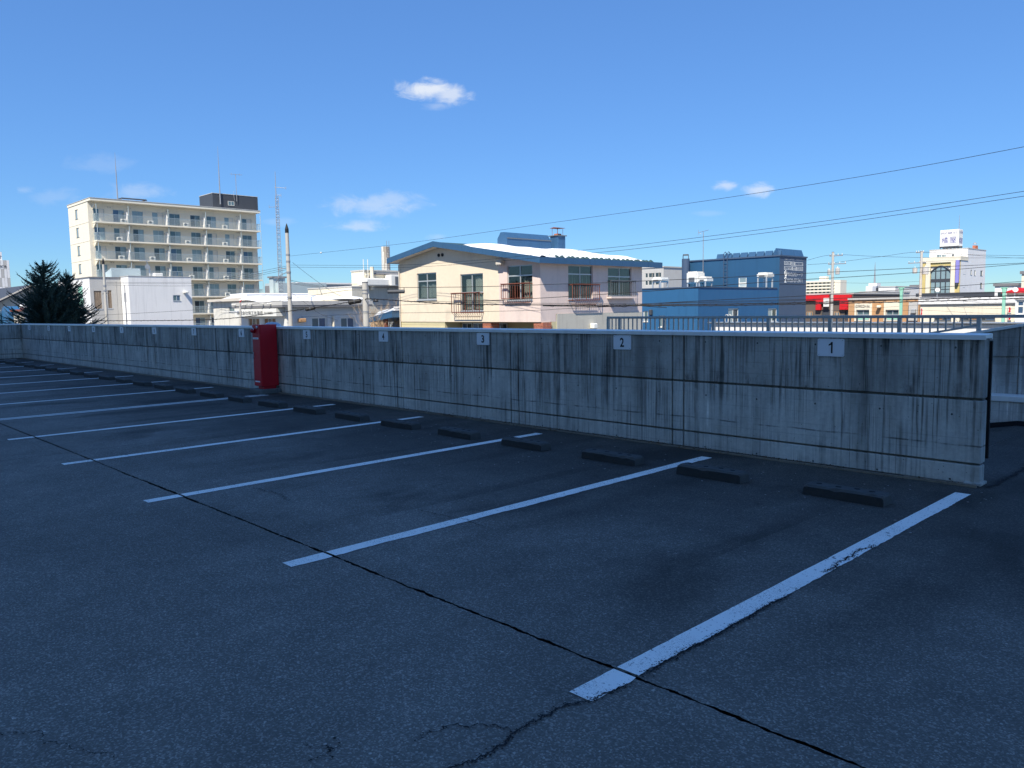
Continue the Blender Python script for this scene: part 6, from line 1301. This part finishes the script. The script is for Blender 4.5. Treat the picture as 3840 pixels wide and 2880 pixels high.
obj('trunk', trk, 'twig', bt); tag(obj('twigs', tb_, 'twig', bt), kind='stuff')

# ---------------------------------------------------------------- overhead cables
def smooth_pts(pts, n=10):
    P = [Vector(p) for p in pts]; out = []
    for i in range(len(P)-1):
        p0, p1, p2, p3 = P[max(i-1, 0)], P[i], P[i+1], P[min(i+2, len(P)-1)]
        for k in range(n):
            t = k/n; out.append(0.5*((2*p1)+(p2-p0)*t+(2*p0-5*p1+4*p2-p3)*t*t+(3*p1-p0-3*p2+p3)*t*t*t))
    return out+[P[-1]]
def cable(label, pts, r=0.012, n=10, lash=False):
    o = tag(obj('overhead_cable', MB().tube(smooth_pts(pts, n), r, 5), 'cable'), label, 'cable', 'overhead cables')
    return o
def lashed(label, pts, r, turn=0.45, n=16, amp=0.035):
    """a cable with a lashing wire wound round it"""
    t = thing('lashed_cable', label, 'cable', pts[0], 'overhead cables'); S = smooth_pts(pts, n); obj('core', MB().tube(S, r, 6), 'cable', t)
    L = 0; W = []
    for a, b in zip(S, S[1:]):
        k = max(1, int((b-a).length/0.12))
        for i in range(k): q = a.lerp(b, i/k); ph = (L+(b-a).length*i/k)/turn*6.283; W.append(q+Vector((0.3*math.cos(ph), 0.3*math.cos(ph), math.sin(ph)))*(r+amp*0.6))
        L += (b-a).length
    obj('lashing_wire', MB().tube(W, 0.006, 3), 'cable', t); return t
def box_on(label, p, l, r, d=(0.72, 0.69, 0.0)):
    t = thing('splice_box', label, 'splice box', p, 'black splice boxes on the cables'); d = Vector(d).normalized(); q = Vector(p)
    obj('shell', MB().tube([q-d*l/2, q-d*l*0.42, q+d*l*0.42, q+d*l/2], [r*0.55, r, r, r*0.55], 10), 'black', t); obj('band', MB().tube([q-d*0.03, q+d*0.03], r*1.06, 10), 'charcoal', t); return t
cable('highest thin wire running from the black-tipped pole to the upper right edge', [(-44.17,24.12,5.001), (-32.99,24.13,4.955), (-23.40,23.96,5.059), (-15.399,23.58,5.119), (-8.991,23.00,5.202), (-4.453,21.92,5.269)], 0.0066)
mk = thing('wire_marker', 'tiny white ball hanging on the highest wire', 'marker', (-40.83,24.26,4.995)); q = (-40.83,24.26,4.995); obj('ball', MB().lathe((q[0], q[1], q[2]-0.045), [(0.01, 0), (0.05, 0.02), (0.062, 0.045), (0.05, 0.07), (0.01, 0.09)], 10), 'ac_white', mk)
cable('upper wire of the pair crossing the sky above the blue building', [(-44.12,24.11,4.454), (-35.40,25.86,4.067), (-28.63,25.62,3.965), (-23.46,25.20,3.977), (-19.037,25.45,4.039), (-11.753,25.80,4.329), (-5.125,25.48,4.660)], 0.0074)
cable('lower wire of the pair crossing the sky above the blue building', [(-44.11,24.10,4.325), (-35.39,25.85,3.937), (-28.62,25.61,3.838), (-23.45,25.18,3.829), (-19.029,25.44,3.893), (-11.745,25.79,4.198), (-5.117,25.47,4.526)], 0.0074)
pBt = (-31.53,20.99,2.657)
cable('dark wavy cable at window height across the house front', [(-30.97,20.86,2.701), (-27.88,18.973,2.577), (-25.01,19.044,2.507), (-23.07,19.611,2.466), (-21.48,20.53,2.465), (-19.831,21.52,2.488), (-18.545,22.86,2.512), (-17.732,23.70,2.551), (-16.351,26.60,2.658), (-14.839,29.63,2.801), (-13.518,33.91,2.977), (-12.169,38.23,3.165), (-9.512,45.36,3.456)], 0.0104)
cable('cable below the wavy one passing over the pink house wall', [(-23.04,19.571,1.948), (-21.09,20.14,1.945), (-19.071,22.25,2.063), (-17.035,24.38,2.215), (-16.334,26.57,2.363), (-14.825,29.61,2.554), (-14.089,33.29,2.717), (-12.160,38.22,2.996), (-9.513,45.37,3.480)], 0.0111)
lashed('thick lashed cable bundle running along the whole street', [(-53.86,10.700,1.410), (-47.39,14.503,1.302), (-41.29,17.925,1.298), (-37.15,19.362,1.601), (-35.20,19.965,1.766), (-32.51,20.62,2.033), (-31.53,20.92,2.160), (-29.55,20.08,2.141), (-26.59,20.23,1.964), (-24.18,20.54,1.830), (-21.80,20.82,1.771), (-18.866,22.41,1.703), (-17.378,23.23,1.683), (-15.058,25.63,1.667), (-13.616,27.85,1.673), (-11.159,31.85,1.724), (-7.687,36.91,1.857)], 0.0193)
lashed('second black cable just under the thick bundle at right', [(-20.50,21.44,1.707), (-18.185,22.82,1.646), (-17.315,23.14,1.658), (-15.423,25.10,1.616), (-13.566,27.75,1.625), (-11.118,31.74,1.647), (-7.655,36.78,1.730)], 0.0193)
cable('black cable descending over the blue building to the right poles', [(-17.584,25.17,1.567), (-18.293,24.45,1.698), (-16.847,27.41,1.828), (-15.502,30.27,1.918), (-15.509,31.71,1.953), (-13.737,37.92,2.194), (-11.729,45.83,2.533), (-10.461,50.07,2.740)], 0.0127)
cable('thin cable over the cream house wall below the grille', [(-33.08,18.487,1.386), (-28.67,19.463,1.509), (-25.36,19.999,1.514), (-20.74,21.17,1.544), (-19.595,21.64,1.588), (-17.633,23.69,1.668)], 0.0074)
cable('service cable joining the short pole to the house bundle', [(-30.95,20.76,1.843), (-29.93,21.09,1.847), (-29.53,20.06,1.833), (-24.97,20.45,1.877), (-21.89,20.75,1.936)], 0.0082)
cable('cable from the short pole down left over the office roof', [(-31.62,20.89,2.597), (-33.99,21.33,2.621), (-40.22,22.07,2.372), (-48.03,22.62,2.050), (-55.40,22.19,1.842), (-65.58,18.835,1.574)], 0.0104)
cable('slanting stay wire from the tall pole across the cream building', [(-44.06,24.19,4.608), (-41.29,24.02,3.495), (-38.69,23.70,2.657), (-37.36,23.59,2.359)], 0.0089)
cable('slanting wire from the tall pole down to the office wall', [(-44.05,23.95,2.846), (-43.30,24.63,2.077), (-42.70,25.17,1.473), (-41.96,25.88,1.080)], 0.0074)
for i, (y0, y1) in enumerate(((290, 395), (305, 430), (325, 480))):
    cable(['upper', 'middle', 'lower'][i]+' wire leaving the tall pole to the left across the apartment block', [[(-44.26,23.96,4.408), (-52.84,26.66,4.554), (-65.07,28.42,4.365), (-68.46,27.79,4.311), (-73.41,22.68,4.398)], [(-44.25,23.95,4.312), (-52.83,26.64,4.398), (-65.06,28.41,4.180), (-68.46,27.78,4.188), (-73.40,22.67,4.282)], [(-44.24,23.94,4.193), (-52.82,26.63,4.272), (-65.05,28.40,4.054), (-69.02,27.17,3.995), (-73.40,22.66,4.175)]][i], 0.0104)
for i in range(3):
    cable(['upper', 'middle', 'lower'][i]+' wire of the bundle running right from the tall pole behind the cream roof', [[(-44.06,24.05,3.534), (-53.97,31.15,3.663), (-74.44,46.16,4.038)], [(-44.05,24.04,3.437), (-53.97,31.14,3.583), (-74.43,46.15,4.010)], [(-44.04,24.03,3.340), (-53.96,31.14,3.516), (-74.43,46.15,3.972)]][i], 0.0119)
cable('upper wire between the two transformer poles at right', [(-40.07,83.53,6.342), (-39.93,89.57,7.126), (-37.29,95.18,6.982), (-33.09,103.85,6.866), (-25.95,118.50,6.942)], 0.0164)
cable('second wire between the transformer poles rising to the right pole', [(-40.05,83.49,5.859), (-39.88,89.50,6.233), (-36.16,93.44,6.836), (-33.07,96.70,7.292), (-30.26,105.38,7.113), (-25.96,118.52,7.197)], 0.0164)
cable('wire from the right transformer pole to the right edge', [(-33.06,96.70,7.223), (-30.44,102.29,7.062), (-28.03,109.09,6.801), (-25.42,116.12,6.736)], 0.0149)
cable('far telephone wire behind the tan shop', [(-39.83,89.25,4.003), (-37.60,94.43,3.904), (-32.88,96.45,3.961)], 0.0119)
cable('low telephone wire across the tan shop front', [(-36.23,81.06,1.447), (-32.55,81.93,1.134), (-28.36,83.41,1.318), (-22.90,80.34,1.040), (-18.525,81.96,0.839)], 0.0104)
cable('lower telephone wire across the cream warehouse wall', [(-36.20,81.02,0.925), (-32.53,81.89,0.727), (-28.33,83.37,0.822), (-22.87,80.31,0.582), (-18.497,81.92,0.349)], 0.0104)
cable('slack wire over the cream warehouse roof edge', [(-30.59,89.89,2.149), (-26.24,85.67,1.816), (-21.64,81.69,1.332), (-18.533,81.97,0.972)], 0.0104)
cable('thin wire just above the thick bundle over the house wall', [(-27.04,19.774,2.004), (-24.39,20.34,1.926), (-21.81,20.83,1.839), (-19.238,22.04,1.772), (-17.441,23.31,1.725), (-14.692,26.16,1.733), (-13.107,28.39,1.772)], 0.0076)
cable('grey wire above the black bundle before the blue building', [(-17.042,24.31,1.737), (-15.542,25.86,1.765), (-14.042,27.42,1.786), (-13.073,29.15,1.807), (-10.902,32.14,1.882), (-7.969,36.63,1.981)], 0.0093)
cable('lowest telephone wire across the right-hand shops', [(-39.94,83.09,2.137), (-35.72,84.54,1.891), (-29.12,85.59,1.870), (-23.57,82.62,1.588), (-18.556,82.00,1.373)], 0.0110)
box_on('black splice box on the cable left of the short pole', (-32.00,20.71,2.066), 0.62, 0.115, (0.62, 0.6, 0.12)); box_on('smaller black splice box in front of the office siding', (-34.87,20.01,1.771), 0.50, 0.085, (0.62, 0.6, 0.15)); box_on('small dark splice box right of the short pole', (-30.73,21.02,2.083), 0.24, 0.06)
hb = (-26.80,19.345,2.391); t = thing('cable_casing', 'long dark cable casing hanging from the wire before the house gable', 'cable casing', hb); d = Vector((0.72, 0.69, 0.0)).normalized()
q = Vector(hb); obj('casing', MB().tube([q-d*0.35, q-d*0.34, q+d*0.34, q+d*0.35], [0.05, 0.078, 0.078, 0.05], 8), 'charcoal', t)
for s_ in (-0.33, 0.33): obj('hanger', MB().tube([q+d*s_+Vector((0, 0, 0.07)), q+d*s_+Vector((0, 0, 0.17))], 0.014, 5), 'black', t)
